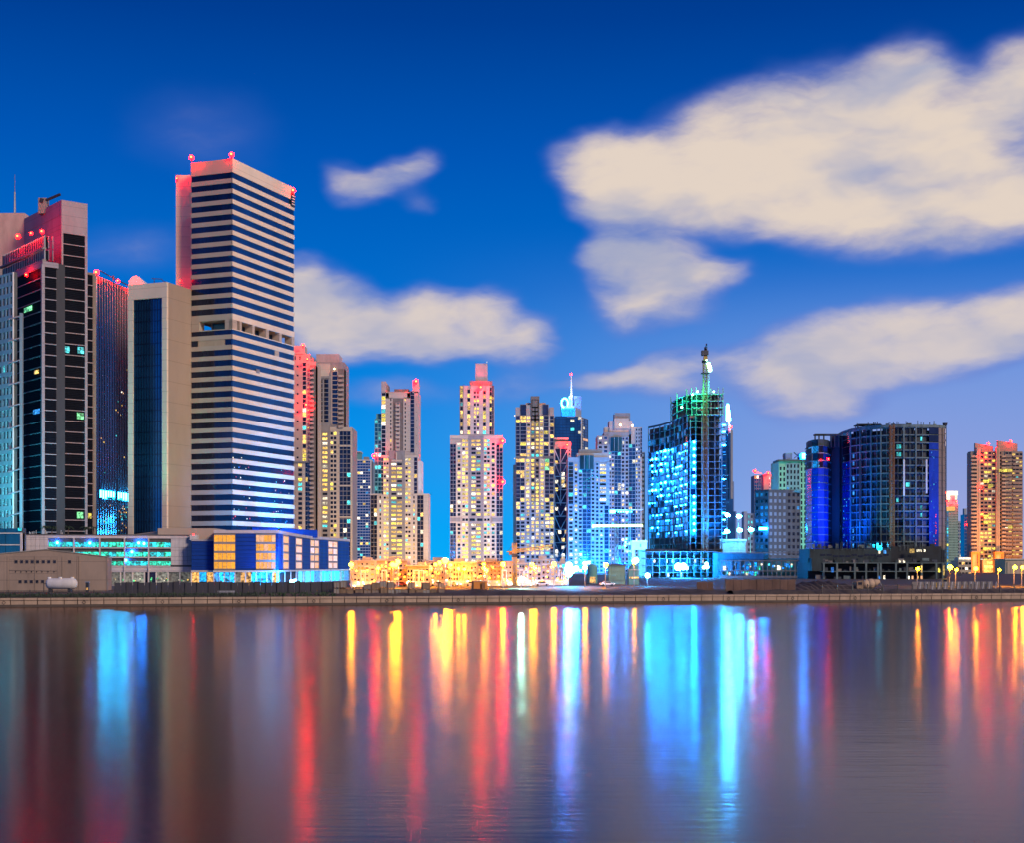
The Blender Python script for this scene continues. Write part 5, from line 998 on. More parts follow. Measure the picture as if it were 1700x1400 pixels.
def east_side():
    # plain dark block in front of the green one
    b = Bld('hotel_block', 'plain dark blue block with a grid of small windows, left of the curved unfinished block', 'building', 1290, 850)
    fa = pface(1253, 862, 1276, 850); fb = pface(1276, 850, 1329, 858)
    part(b.root, 'core', MB().prism([tuple(fa.pt(.4, -.5, 0).xy), tuple(fa.pt(fa.L, -.6, 0).xy), tuple(fb.pt(fb.L, -.5, 0).xy), tuple(fb.pt(fb.L, -22, 0).xy), tuple(fa.pt(0, -20, 0).xy)], GZ, zof(817, 850)), 'blue_grey')
    b.bay(fa, 0, fa.L, GZ, zof(816, 850), 13, 3, .6, .5, 'concrete', [('site_teal', 1.2), ('win_dark', 1.5), ('site_cyan', .4)], name='facade'); b.bay(fb, 0, fb.L, GZ, zof(816, 850), 13, 7, .56, .52, 'dark_concrete', [('win_dark', 9), ('site_teal', .8)], name='facade')
    for f in (fa, fb): part(b.root, 'parapet', f.box(MB(), 0, f.L, -.5, .2, zof(816, 850), zof(813.5, 850)), 'dark_concrete')
    for k in range(14): x = W(1306 + k * 1.7, 0, 856).x; part(b.root, 'roof_tarp', MB().ball((x, 857, zof(816, 856)), R.uniform(.6, 1.4), 6, 4), 'teal_wall')
    piece(b.root, 'floodlight_panel', 5.0, .3, 1.4, 'bulb_cyan', W(1267, 878.5, 849)); b.done()
    b = Bld('green_block', 'greenish block with punched windows rising behind the dark blue block', 'building', 1320, 1000)
    b.core(1293, 1345, 766, 975, 'green_wall', .5, 30); b.core(1294, 1329, 764, 790, 'green_wall', .6, 24); b.g(1293, 1305, 774, 960, 9.3, 2, .5, .62, 'green_wall', [('win_dark', 6), ('win_cyan', .5)]); b.g(1305, 1328, 770, 960, 9.3, 4, .5, .62, 'blue_grey', [('win_dark', 8), ('site_teal', 1)]); b.g(1328, 1345, 766, 960, 9.3, 3, .45, .7, 'green_wall', [DK])
    b.block(1291, 1346, 764, 767, 'dark_concrete', -1.5, 20, 'roof_edge'); b.block(1306, 1317, 752, 766, 'blue_grey', 4, 10); b.block(1329, 1338, 752.5, 764, 'teal_wall', 3, 8); piece(b.root, 'roof_light', 3, .3, 3.5, 'bulb_cyan', W(1335, 758, 1001)); part(b.root, 'roof_crane', MB().bar(W(1318, 752, 1003), W(1329, 762, 1003), .7).bar(W(1329, 753, 1003), W(1318, 762, 1003), .5), 'dark_steel'); b.done()
    b = Bld('office_tower', 'far pale pink office tower with three red lamps on top', 'skyscraper', 1275, 1700)
    b.core(1253, 1268, 790, 975, 'blue_grey', 3, 24); b.g(1253, 1264, 790, 900, 5.5, 3, .8, .86, 'blue_grey', BLUE, n=-2.6); b.core(1268, 1292, 788, 975, 'pink_wall', .5, 30); b.g(1276, 1291, 792, 900, 5.2, 6, .6, .5, 'white_wall', [('win_dark', 6), ('win_white', .8)])
    part(b.root, 'roof_arm', MB().bar(W(1252, 785, 1700), W(1265, 787, 1700), 1.2), 'white_paint')
    for px, py in ((1253, 783), (1275, 786.5), (1290, 788.5)): b.beacon(px, py, 1698, 1.3, .8)
    b.done()
    # supertall needle far behind
    b = Bld('needle_tower', 'far hazy supertall tower tapering to a lit needle behind the unfinished tower', 'skyscraper', 1211, 3000)
    Y = 3000
    for p0, p1, y0, dn in ((1186, 1224, 850, 30), (1190, 1220, 800, 34), (1196, 1218, 762, 38), (1200, 1216.5, 740, 42), (1206, 1215.5, 715, 46)):
        x0, x1 = W(p0, 0, Y).x, W(p1, 0, Y).x; c = (x0 + x1) / 2; r = (x1 - x0) / 2; part(b.root, 'tier', MB().prism([(c + r * math.cos(a * math.pi / 5), Y + dn * .3 + r * math.sin(a * math.pi / 5)) for a in range(10)], GZ, zof(y0, Y)), 'glass_blue')
    part(b.root, 'needle', MB().cyl(W(1211.5, 720, Y), W(1210, 705, Y), 4.5, 2.2, 8).cyl(W(1210, 705, Y), W(1208, 668, Y), 2.2, .8, 8), 'steel')
    part(b.root, 'ribbed_spine', MB().box(W(1210, 0, Y).x, W(1213.5, 0, Y).x, Y - 26, Y - 20, zof(830, Y), zof(717, Y)), 'pale_tower')
    part(b.root, 'lit_needle', MB().cyl(W(1209.5, 698, Y - 3), W(1208, 672, Y - 3), 4.6, 2.4, 8), 'flood_cyan'); b.beacon(1213.5, 709.5, Y - 10, 1.8, 2); b.done()
    b = Bld('service_tower', 'slim pale service tower standing behind the work lamps', 'tower', 1240, 1400)
    b.core(1235, 1240.5, 850, 975, 'pale_tower', 0, 14); b.core(1240, 1251, 853, 975, 'blue_grey', 1, 16); b.g(1241, 1251, 854, 955, 9, 2, .5, .5, 'blue_grey', [('win_cyan', 1), ('win_dark', 2)], n=-.6); b.done()
    # cyan hall behind the work lamps
    b = Bld('site_hall', 'low cyan lit hall behind the row of work lamps', 'building', 1218, 1000)
    b.core(1196, 1238, 898, 975, 'pale_tower', 0, 20); b.block(1195, 1239, 896, 899, 'white_wall', -1, 22, 'roof_edge'); b.g(1197, 1237, 901, 915, 14, 3, .96, .9, 'pale_tower', [('bay_cyan', 1)]); b.done()
    b = Bld('site_podium', 'long low blue concrete frame between unfinished tower and dark blue block', 'building', 1230, 720)
    b.core(1196, 1272, 918, 975, 'blue_grey', 8, 20); b.core(1272, 1348, 928, 975, 'teal_wall', 10, 20)
    for y in (918, 931, 948, 957): b.block(1196, 1330, y, y + 1.6, 'concrete', 0, 8, 'slab')
    for k in range(18): b.block(1198 + k * 7.6, 1199.3 + k * 7.6, 931, 975, 'concrete', .4, .6, 'column')
    for k in range(70):
        py = R.choice((938, 941, 944, 951, 954, 963)); piece(b.root, 'site_window', R.uniform(.4, 1.6), .2, R.uniform(.5, 2.2), R.choice(('site_cyan', 'site_cyan', 'win_cyan', 'bay_green', 'win_white', 'win_blue')), W(R.uniform(1198, 1345 if py < 945 else 1260), py, 727))
    for k in range(2): b.block(1330 + k * 8.6, 1331 + k * 8.6, 930, 960, 'white_wall', -1, 1, 'column')
    b.block(1328, 1348, 930, 931.5, 'white_wall', -1, 8, 'slab'); b.block(1328, 1348, 942, 943.5, 'white_wall', -1, 8, 'slab'); b.done()
    # east end
    b = Bld('office_tower', 'far pale green office tower with a bright crown, right of the unfinished block', 'skyscraper', 1580, 1800)
    b.core(1568, 1591, 838, 975, 'green_wall', .5, 12); b.g(1568, 1575, 840, 945, 5.2, 2, .7, .7, 'teal_wall', [('win_cyan', 1), ('win_yellow', .5), ('site_teal', 2)]); b.g(1575, 1590.5, 840, 955, 4.3, 7, .4, .5, 'green_wall', [DK]); b.core(1571, 1590, 822, 842, 'lilac_panel', 3, 20)
    for p0, p1, y0, y1 in ((1572, 1590, 816, 823), (1572, 1577, 822, 830), (1586, 1589, 822, 830), (1570, 1585, 842, 849)): b.block(p0, p1, y0, y1, 'shop_warm' if y0 > 840 else 'win_white', -.6, 2, 'lit_sign')
    b.beacon(1574, 833, 1796, 1.2, .2); b.beacon(1587, 834, 1796, 1, .2); b.beacon(1569, 819, 1796, 1, .2); b.done()
    b = Bld('office_tower', 'slim far plain blue glass tower beside the balcony tower', 'skyscraper', 1606, 2400); b.core(1601, 1610, 855, 975, 'glass_blue', .6, 20); b.g(1601, 1609.5, 855, 945, 6, 2, .94, .9, 'blue_grey', [('glass_blue', 1)]); b.beacon(1604.5, 872, 2396, 1, .2); b.block(1602, 1606, 845, 856, 'pale_tower', 4, 8); b.done()
    b = Bld('apartment_block', 'far pale blue block seen in the gap beside the balcony tower', 'building', 1597, 2800); b.core(1590, 1612, 866, 975, 'pale_tower', .6, 20); b.g(1590, 1602, 868, 950, 6, 4, .6, .5, 'pale_tower', COOL); b.done()
    b = Bld('balcony_tower', 'orange lit tower ringed with balconies and two slanted roof screens', 'skyscraper', 1655, 1300)
    Y = 1300
    b.core(1612, 1698, 750, 975, 'balcony_brown', .6, 9)
    x = lambda p: W(p, 0, Y).x
    for p0, p1, ya, yb in ((1620, 1652, 736, 741), (1657.5, 1693, 732, 736.5)): part(b.root, 'roof_screen', MB().prism([(x(p0), Y + 2), (x(p1), Y + 6), (x(p1), Y + 9), (x(p0), Y + 5)], zof(754, Y), [zof(ya, Y), zof(yb, Y), zof(yb, Y), zof(ya, Y)]), 'balcony_brown')
    b.balc(1611, 1620, 754, 918, 6.25, 'balcony_tan', 3.4); b.core(1611.5, 1620, 752, 975, 'balcony_brown', .8, 10, 'balcony_wall')
    for p0, p1 in ((1620.5, 1622.5), (1623, 1626.5), (1653, 1655), (1656, 1658.5)): b.block(p0, p1, 744, 918, 'balcony_tan', -2.2, 4, 'pilaster')
    b.g(1627, 1653, 750, 940, 6.25, 4, .8, .55, 'balcony_brown', pal(.13, 1, 1.6, .3, .12)); b.g(1659, 1662.5, 750, 918, 6.25, 1, .8, .6, 'balcony_brown', [DK]); b.balc(1662.5, 1668.5, 754, 918, 6.25, 'balcony_tan', 2.6); b.g(1668.5, 1680, 750, 925, 6.25, 2, .84, .55, 'balcony_brown', pal(.16)); b.balc(1669, 1679, 754, 925, 6.25, 'balcony_brown', 2.0); b.g(1680, 1698, 752, 925, 6.25, 3, .76, .56, 'balcony_brown', pal(.2)); b.balc(1681, 1696, 754, 925, 6.25, 'balcony_brown', 1.8)
    for k in range(5): piece(b.root, 'lit_window', 3.0, .3, 2.4, 'win_yellow', W(1661 + k * 4.2, 782, 1296.5))
    for px, py, w in ((1637, 800, 5), (1645, 807, 4), (1637, 858, 4.4), (1637, 868, 4), (1636, 912, 4), (1677, 876, 4)): piece(b.root, 'lit_window', w, .3, 2.6, 'win_yellow', W(px, py, 1298.6))
    for px, py in ((1628, 756), (1636, 762), (1629, 810), (1632, 857)): b.beacon(px, py, 1296.5, .42, .2)
    for px, py in ((1650, 754), (1650, 788), (1651, 830), (1654, 788)): part(b.root, 'wall_lamp', MB().ball(W(px, py, 1296.5), .45, 6, 5), 'shop_warm')
    b.beacon(1641, 737.5, 1303, .8, .2); b.beacon(1678, 733.5, 1303, .8, .2)
    added_base_lights(b, (1618, 1660, 1690), 110000, (1, .36, .05)); Y2 = 1285
    for p0, p1 in ((1612.5, 1626.5), (1651.5, 1666.5)):
        part(b.root, 'portal', MB().box(W(p0, 0, Y2).x, W(p0 + 2.6, 0, Y2).x, Y2, Y2 + 6, GZ, zof(920, Y2)).box(W(p1 - 2.6, 0, Y2).x, W(p1, 0, Y2).x, Y2, Y2 + 6, GZ, zof(920, Y2)), 'orange_paint'); part(b.root, 'portal_lintel', MB().box(W(p0, 0, Y2).x, W(p1, 0, Y2).x, Y2 - .1, Y2 + 6, zof(920, Y2), zof(917, Y2)), 'orange_paint'); part(b.root, 'portal_screen', MB().box(W(p0 + 2.6, 0, Y2).x, W(p1 - 2.6, 0, Y2).x, Y2 + 2, Y2 + 4, GZ, zof(920, Y2)), 'balcony_tan')
    for px, py, w in ((1642, 942, 9), (1642, 949, 9), (1640, 957, 10), (1643, 935, 5), (1648, 928, 3), (1640, 963, 10)): piece(b.root, 'lobby_window', w, .3, 2.6, 'win_warm' if py < 950 else 'shop_warm', W(px, py, 1290))
    b.core(1626, 1652, 930, 975, 'balcony_tan', -9, 12, 'lobby'); b.done(300)
    b = Bld('low_wing', 'low orange lit building with rows of bright windows beside the orange portals', 'building', 1602, 1150); b.core(1591, 1613, 932, 975, 'tan', .5, 20); b.g(1591, 1613, 932, 966, 8.5, 4, .8, .5, 'tan', [('win_warm', 2), ('shop_warm', 2), ('win_white', 1), DK]); b.block(1592, 1612, 926, 933, 'cream', 2, 10); piece(b.root, 'lit_sign', 9, .3, 1.4, 'win_white', W(1602, 928, 1150)); b.done()
    b = Bld('pink_hall', 'plain peach coloured hall wall behind the excavator boom', 'building', 1690, 1100); b.core(1669, 1730, 930, 975, 'tan', 0, 24); b.block(1668, 1731, 928.5, 930.5, 'cream', -1, 26, 'roof_edge'); b.g(1672, 1728, 934, 966, 32, 6, .04, .9, 'tan', [DK], n=.6); b.done()
east_side()

# ------------------------------------------------------------------ waterfront strip
def qpt(px, back, z=GZ): return QF.pt(QF.up(px), -back, z)
def waterfront():
    h = thing('site_hoarding', 'long dark navy hoarding behind the railing below the car park and podium', 'hoarding', qpt(370, 14))
    u0, u1 = QF.up(186), QF.up(566); n = 38; w = (u1 - u0) / n
    for k in range(n):
        hh = 2.75 + R.uniform(-.06, .06) + (.2 if k % 7 == 3 else 0); piece(h, 'panel', w - .06, .15, hh, 'hoarding_paint', QF.pt(u0 + (k + .5) * w, -14 + R.uniform(-.05, .05), GZ + hh / 2), QF.rz)
    for k in range(0, n + 1, 2): piece(h, 'post', .18, .2, 2.9, 'dark_steel', QF.pt(u0 + k * w, -13.8, GZ + 1.45), QF.rz)
    # weeds along the railing: stuff
    mb = MB()
    for k in range(2200):
        u = QF.up(R.uniform(-20, 560)); p = QF.pt(u, -3.4 - R.random() * 8, GZ); hgt = R.uniform(.2, .95) * R.random() ** .5; a = R.uniform(0, 6.28)
        for s in range(2):
            dx, dy = math.cos(a + s * 1.6) * .2, math.sin(a + s * 1.6) * .2
            mb.quad((p.x - dx, p.y - dy, GZ), (p.x + dx, p.y + dy, GZ), (p.x + dx * .4 + R.uniform(-.2, .2), p.y + dy * .4, GZ + hgt), (p.x - dx * .6 + R.uniform(-.2, .2), p.y - dy * .6, GZ + hgt * .9))
    tag(link(bpy.data.objects.new('weeds', mb.mesh('weeds', 'leaf'))), kind='stuff')
    # bench on the quay
    s = thing('park_bench', 'small pale bench behind the quay railing', 'bench', qpt(376, 5)); p = qpt(376, 5)
    for i in range(3): piece(s, 'slat', 3.4, .14, .06, 'steel', p + Vector((0, i * .2, .5)), QF.rz)
    piece(s, 'backrest', 3.4, .06, .4, 'steel', p + Vector((0, .62, .95)), QF.rz)
    for dx in (-1.4, 1.4): piece(s, 'leg', .1, .6, .5, 'dark_steel', p + Vector((dx, .2, .25)), QF.rz)
    # crates
    words = ('pale', 'dusty', 'dark', 'brown', 'weathered'); k = 0; px = 562.; mats = ('crate_wood', 'crate_wood', 'quay_stone', 'brown_wall', 'mid_concrete')
    ORD = ['first', 'second', 'third', 'fourth', 'fifth', 'sixth', 'seventh', 'eighth', 'ninth', 'tenth', 'eleventh', 'twelfth', 'thirteenth', 'fourteenth', 'fifteenth', 'sixteenth', 'seventeenth', 'eighteenth', 'nineteenth', 'twentieth']; col = -1
    while px < 742:
        col += 1
        wpx = R.uniform(9, 15); levels = R.choice((1, 2, 2, 2)); u = QF.up(px + wpx / 2); ww = wpx / F * QF.pt(u, -10, 0).y; z = GZ
        for l in range(levels):
            hh = R.uniform(1.0, 1.5); p = QF.pt(u, -10 + R.uniform(-.4, .4), z); c = mats[R.randrange(5)]
            t = thing('stacked_crate', '', 'crate', p, 'stacked crates along the quay', QF.rz + R.uniform(-.06, .06)); t['label'] = f"{ {'crate_wood': 'brown wooden', 'quay_stone': 'sandy pale', 'brown_wall': 'dark brown', 'mid_concrete': 'grey'}[c] } crate {('lying on the ground', 'on top of another')[l > 0]}, {ORD[col]} stack of the quay row from the podium"
            WL[t.name] = Vector((0, 0, 0)); w2 = ww * .94
            o = lpart(t, 'body', MB().box(-w2 / 2, w2 / 2, -.7, .7, .16, hh), c); lpart(t, 'lid', MB().box(-w2 / 2 - .05, w2 / 2 + .05, -.76, .76, hh, hh + .08), 'crate_wood')
            for xx in (-w2 / 2 + .1, w2 / 2 - .25): lpart(t, 'skid', MB().box(xx, xx + .15, -.68, .68, 0, .16), 'crate_wood')
            for xx in (-w2 / 2 + .03, -.05, w2 / 2 - .13): lpart(t, 'batten', MB().box(xx, xx + .1, -.75, -.7, .16, hh), 'crate_wood')
            z += hh + .09; k += 1
        px += wpx + R.uniform(-.3, 1)
    # earth banks
    def bank(name, p0, p1, b0, b1, hfun, m='soil'):
        n = 120; rows = 7; mb = MB(); ua, ub = QF.up(p0), QF.up(p1)
        for j in range(rows):
            t = j / (rows - 1)
            for i in range(n):
                s = i / (n - 1); u = ua + (ub - ua) * s; hgt = hfun(s) * math.sin(math.pi * min(1, t * 1.25 if t < .4 else .5 + (t - .4) * .83)) if 0 < j < rows - 1 else 0
                hgt *= .75 + .5 * (math.sin(i * .7 + j) * .3 + math.sin(i * .23 + 2 * j) * .3 + .5); q = QF.pt(u, -b0 - (b1 - b0) * t, GZ + max(0, hgt) - .02); mb.v.append(tuple(q))
        for j in range(rows - 1):
            for i in range(n - 1): mb.f.append((j * n + i, j * n + i + 1, (j + 1) * n + i + 1, (j + 1) * n + i))
        o = link(bpy.data.objects.new(name, mb.mesh(name, m))); tag(o, kind='structure')
        for p in o.data.polygons: p.use_smooth = True
    bank('earth_bank', 735, 1240, 6, 26, lambda s: .7 + .3 * math.sin(9 * s)); bank('sand_mound', 1362, 1480, 10, 30, lambda s: 2.3 * math.sin(math.pi * s) ** .4, 'soil'); bank('low_bank', 1230, 1760, 4, 9, lambda s: .8); bank('soil_strip', 430, 760, 4, 8, lambda s: .5)
    # corrugated sheets
    c = thing('corrugated_fence', 'brown corrugated sheet fence standing behind the quay below the blue podium', 'fence', qpt(1297, 11))
    u0, u1 = QF.up(1236), QF.up(1356); n = 9; w = (u1 - u0) / n
    prof = MB(); ribs = 16
    for i in range(ribs):
        x0 = -w / 2 + (w - .08) * i / ribs; x1 = -w / 2 + (w - .08) * (i + 1) / ribs; d0, d1 = (.0, .09) if i % 2 else (.09, .0)
        prof.box8([(x0, d0, -1.35), (x1, d1, -1.35), (x1, d1 + .04, -1.35), (x0, d0 + .04, -1.35), (x0, d0, 1.35), (x1, d1, 1.35), (x1, d1 + .04, 1.35), (x0, d0 + .04, 1.35)])
    me = prof.mesh('sheet', 'corrugated')
    for k in range(n):
        o = bpy.data.objects.new('sheet', me); link(o, c); o.location = QF.pt(u0 + (k + .5) * w, -11 + R.uniform(-.06, .06), GZ + 1.75 + R.uniform(-.06, .06)) - WL[c.name]; o.rotation_euler = (0, 0, QF.rz)
    for k in range(n + 1): piece(c, 'post', .12, .12, 3.2, 'dark_steel', QF.pt(u0 + k * w, -11.25, GZ + 1.6), QF.rz)
    c = thing('corrugated_fence', 'short brown sheet fence left of the long corrugated one', 'fence', qpt(1205, 13))
    for k in range(3): o = bpy.data.objects.new('sheet', me); link(o, c); o.location = qpt(1197 + k * 9.5, 13, GZ + 1.5) - WL[c.name]; o.rotation_euler = (0, 0, QF.rz); o.scale = (.7, 1, .8)
    # panels with leaning props in front of the orange towers
    c = thing('mesh_fence', 'row of grey screen panels with pale slanted props near the orange towers', 'fence', qpt(1640, 12)); n = 13
    for k in range(n):
        px = 1570 + k * 10.8; piece(c, 'panel', 1.35, .1, 1.9, 'tarp', qpt(px, 14, GZ + 1.5), QF.rz); p = qpt(px + 5, 13, GZ); part(c, 'prop', MB().bar(p + Vector((0, 0, .3)), p + Vector((.5, .6, 2.4)), .12), 'white_wall')
    # orange site container
    t = thing('site_container', 'orange site container at the quay edge below the crowned tower', 'container', qpt(825, 16)); p = qpt(822, 16)
    piece(t, 'body', 3.0, 2.2, 1.7, 'orange_paint', p + Vector((0, 0, 1.9)), QF.rz); piece(t, 'roof', 3.2, 2.4, .12, 'tan', p + Vector((0, 0, 2.82)), QF.rz); piece(t, 'door', .7, .06, 1.4, 'rust_steel', p + Vector((.9, -1.35, 1.85)), QF.rz)
    for dx in (-1.2, 1.2): piece(t, 'skid', .3, 2.2, 1.05, 'dark_steel', p + Vector((dx, 0, .53)), QF.rz)
    # concrete mixer
    p = qpt(1491, 14); t = thing('mixer_truck', 'dusty concrete mixer truck parked below the dark unfinished block', 'truck', p, None, QF.rz); WL[t.name] = Vector((0, 0, 0))
    lpart(t, 'chassis', MB().box(-3.4, 3.4, -.5, .5, .7, .95), 'dark_steel')
    lpart(t, 'cab', MB().prism([(-3.5, -1.1), (-1.9, -1.1), (-1.9, 1.1), (-3.5, 1.1)], .9, [2.5, 2.9, 2.9, 2.5]), 'crate_wood'); lpart(t, 'cab_window', MB().box(-3.2, -2.2, -1.14, -1.1, 1.8, 2.4), 'win_dark')
    lpart(t, 'drum', MB().cyl((-1.6, 0, 1.8), (-.4, 0, 1.95), .7, 1.15, 12).cyl((-.4, 0, 1.95), (1.0, 0, 2.1), 1.15, 1.1, 12).cyl((1.0, 0, 2.1), (2.7, 0, 2.6), 1.1, .4, 12), 'tan', smooth=True); lpart(t, 'chute', MB().bar((2.7, 0, 2.5), (3.5, 0, 1.3), .35, .1), 'steel')
    for x in (-2.8, 1.2, 2.4):
        for y in (-.95, .95): w_ = lpart(t, 'wheel', MB().cyl((x, y - .16, .5), (x, y + .16, .5), .5, n=14), 'rubber'); lpart(w_, 'rim', MB().cyl((x, y - .18, .5), (x, y + .18, .5), .24, n=8), 'steel')
    # excavator
    p = qpt(1676, 30); t = thing('excavator', 'excavator with a raised bent boom in front of the peach hall', 'excavator', p, None, 0); WL[t.name] = Vector((0, 0, 0))
    for y in (-1, .9): lpart(t, 'track', MB().box(-1.8, 1.8, y, y + .5, 0, .8), 'rubber')
    lpart(t, 'body', MB().box(-1.7, 1.2, -1.1, 1.1, .95, 2.0), 'yellow_steel'); cb = lpart(t, 'cab', MB().box(.1, 1.2, -1.1, -.1, 2.0, 3.0), 'yellow_steel'); lpart(cb, 'window', MB().box(.2, 1.1, -1.14, -1.1, 2.2, 2.85), 'win_dark')
    lpart(t, 'boom', MB().bar((.6, 0, 1.9), (3.1, 0, 5.4), .45, .35), 'rust_steel'); lpart(t, 'stick', MB().bar((3.0, 0, 5.3), (4.3, 0, 5.9), .4, .3).bar((4.2, 0, 5.9), (4.6, 0, 4.4), .3, .3), 'rust_steel'); lpart(t, 'bucket', MB().prism([(4.2, -.4), (4.9, -.4), (4.9, .4), (4.2, .4)], 3.6, [4.4, 4.1, 4.1, 4.4]), 'dark_steel')
    # rubble by the mixer
    mb = MB()
    for k in range(240):
        p = qpt(R.choice((R.uniform(1366, 1384), R.uniform(1540, 1570), R.uniform(1080, 1240), R.uniform(1460, 1480))), R.uniform(8, 12)); mb.ball(p + Vector((0, 0, .1)), R.uniform(.1, .35), 5, 3, 1, 1, .7)
    tag(link(bpy.data.objects.new('rubble', mb.mesh('rubble', 'mid_concrete'))), kind='stuff')
waterfront()

def low_buildings():
    spec = [  # label, px0, px1, top, bottom Y, wall, windows (pitch, cols)
        ('low peach shop house with a boxy roof room beside the blue podium', 582, 622, 932, 640, 'cream_plain', 7.5, 8), ('long low peach building behind the first street lamps', 622, 676, 931, 650, 'cream_plain', 7.5, 12), ('low stepped house with a small roof block below the cross tower', 676, 712, 940, 640, 'cream', 8, 8),
        ('wide low house with a terrace roof between the two cream towers', 702, 745, 932, 690, 'cream', 8, 8), ('three storey peach house at the foot of the crowned tower', 744, 792, 934, 660, 'cream_plain', 8, 10), ('three storey pale house below the crowned tower, white cornice', 792, 850, 933, 670, 'cream', 8, 12), ('pale grey house behind the yellow crane mast', 858, 884, 936, 680, 'pale_tower', 8, 6), ('flat roofed pale house at the foot of the notched tower', 884, 922, 930, 690, 'pale_tower', 8, 9), ('small bluish house beneath the braced tower', 922, 944, 934, 700, 'pale_tower', 8, 4)]
    for lab, p0, p1, y0, Y, m, pitch, cols in spec:
        Y = Y * .665
        b = Bld('low_house', lab, 'house', (p0 + p1) / 2, Y, 'low houses along the street')
        m = R.choice(('cream_plain', 'cream', 'tan', 'pink_wall', 'white_wall', 'balcony_tan')) if m != 'pale_tower' else m
        b.core(p0, p1, y0, 975, m, .4, 14); yb = HY + 6.2 * F / Y; px = p0
        while px < p1 - 3:            # bays of differing width, each with its own windows
            e = min(p1, px + R.uniform(7, 19)); e = p1 if p1 - e < 5 else e; dy = R.choice((0, 0, 0, 2, 3.5, -2.5))
            b.g(px, e, y0 + dy + 2, yb - 8, R.choice((7, 8, 9)), max(1, int((e - px) / R.uniform(3.2, 7))), R.uniform(.35, .75), R.uniform(.3, .6), m, [('win_dark', 7), ('win_warm', 2), ('win_orange', 1.4)], n=R.choice((0, 0, .5, 1.1)))
            if R.random() < .5: b.block(px + .4, e - .4, y0 + dy + 9.5, y0 + dy + 11, 'white_wall', -1.3, 1.8, 'balcony')
            if R.random() < .4: b.block(px + 1, px + 4, y0 - R.uniform(1.5, 4), y0, R.choice(('grey_wall', 'white_wall', 'tan')), 2, 3, 'roof_unit')
            px = e
        b.block(p0 - .5, p1 + .5, y0 - .8, y0 + 1.2, 'cream', -.5, 14.5, 'cornice')
        for k in range(R.choice((0, 1, 2))):
            q = R.uniform(p0 + 4, p1 - 12); x0, x1 = W(q, 0, Y - 6).x, W(q + 9, 0, Y - 6).x; part(b.root, 'gate_frame', MB().box(x0, x0 + .3, Y - 6, Y - 5.7, GZ, GZ + 4.6).box(x1 - .3, x1, Y - 6, Y - 5.7, GZ, GZ + 4.6).box(x0, x1, Y - 6.05, Y - 5.65, GZ + 4.6, GZ + 5), 'white_paint')
        b.g(p0, p1, yb - 8, yb - .3, 8, max(2, cols // 2), .84, .8, m, [('shop_warm', 4), ('win_white', 1.4), ('win_cyan', .7), ('win_dark', 2), ('win_orange', 2)], wname='shop_window'); b.block(p0, p1, yb - 8.6, yb - 7.6, 'white_wall', -1.2, 2, 'awning')
        q = R.uniform(.1, .5); b.block(p0 + (p1 - p0) * q, p0 + (p1 - p0) * (q + .34), y0 - 6, y0, 'cream_plain', 3, 7, 'roof_room'); 
        for k in range(int((p1 - p0) / 5)): part(b.root, 'wall_lamp', MB().ball(W(p0 + 5 * (k + R.random()), R.uniform(y0 + 8, yb - 6), Y - 1.9), R.uniform(.14, .26), 6, 5), 'amber_fill')  # lamps added to push orange light onto the house walls
        for k in range(int((p1 - p0) / 4)): part(b.root, 'shop_lamp', MB().ball(W(R.uniform(p0, p1), R.uniform(yb - 9, yb - 1), Y - 1.6), R.uniform(.1, .26), 6, 5), R.choice(('shop_bulb', 'shop_bulb', 'win_white', 'win_cyan', 'shop_bulb')))
        b.done(60)
    b = Bld('domed_kiosk', 'dark domed kiosk with a lit band beside the cyan gantry', 'kiosk', 1052, 470); Y = 470
    x0, x1 = W(1044, 0, Y).x, W(1061, 0, Y).x; b.core(1044, 1061, 948, 975, 'teal_wall', 0, 5); part(b.root, 'dome', MB().ball(((x0 + x1) / 2, Y + 2.4, zof(948, Y)), (x1 - x0) / 2, 12, 8, 1, 1, 1.15), 'teal_wall', smooth=True); piece(b.root, 'lit_band', 3.1, .2, .5, 'shop_warm', W(1052.5, 960, Y - .2)); piece(b.root, 'ledge', 3.6, .4, .2, 'white_wall', W(1052.5, 947, Y - .2)); b.done()
    b = Bld('green_shed', 'low green glowing shed between two street lamps', 'shed', 1026, 480); b.core(1011, 1038, 939, 975, 'green_wall', .3, 8); b.g(1011, 1038, 940, 955, 7.5, 5, .86, .7, 'green_wall', [('bay_green', 1.6), ('win_green', 1), DK]); b.g(1011, 1038, 955, 964, 9, 5, .8, .7, 'green_wall', [('shop_warm', 2), ('win_warm', 1)]); b.block(1010, 1039, 937.5, 939.5, 'dark_steel', -.5, 9, 'roof_edge'); b.done()
    b = Bld('drum_building', 'round teal clad drum building under the pale stepped tower', 'building', 984, 500); Y = 500; c = W(984, 0, Y).x; part(b.root, 'drum', MB().cyl((c, Y + 3, GZ), (c, Y + 3, zof(944, Y)), 1.8, n=16), 'teal_wall'); part(b.root, 'cap', MB().ball((c, Y + 3, zof(944, Y)), 1.8, 16, 8, 1, 1, .8), 'teal_wall', smooth=True); piece(b.root, 'entrance', 2, .2, 2.2, 'shop_warm', W(984, 964, Y + 1.1)); b.done()
low_buildings()

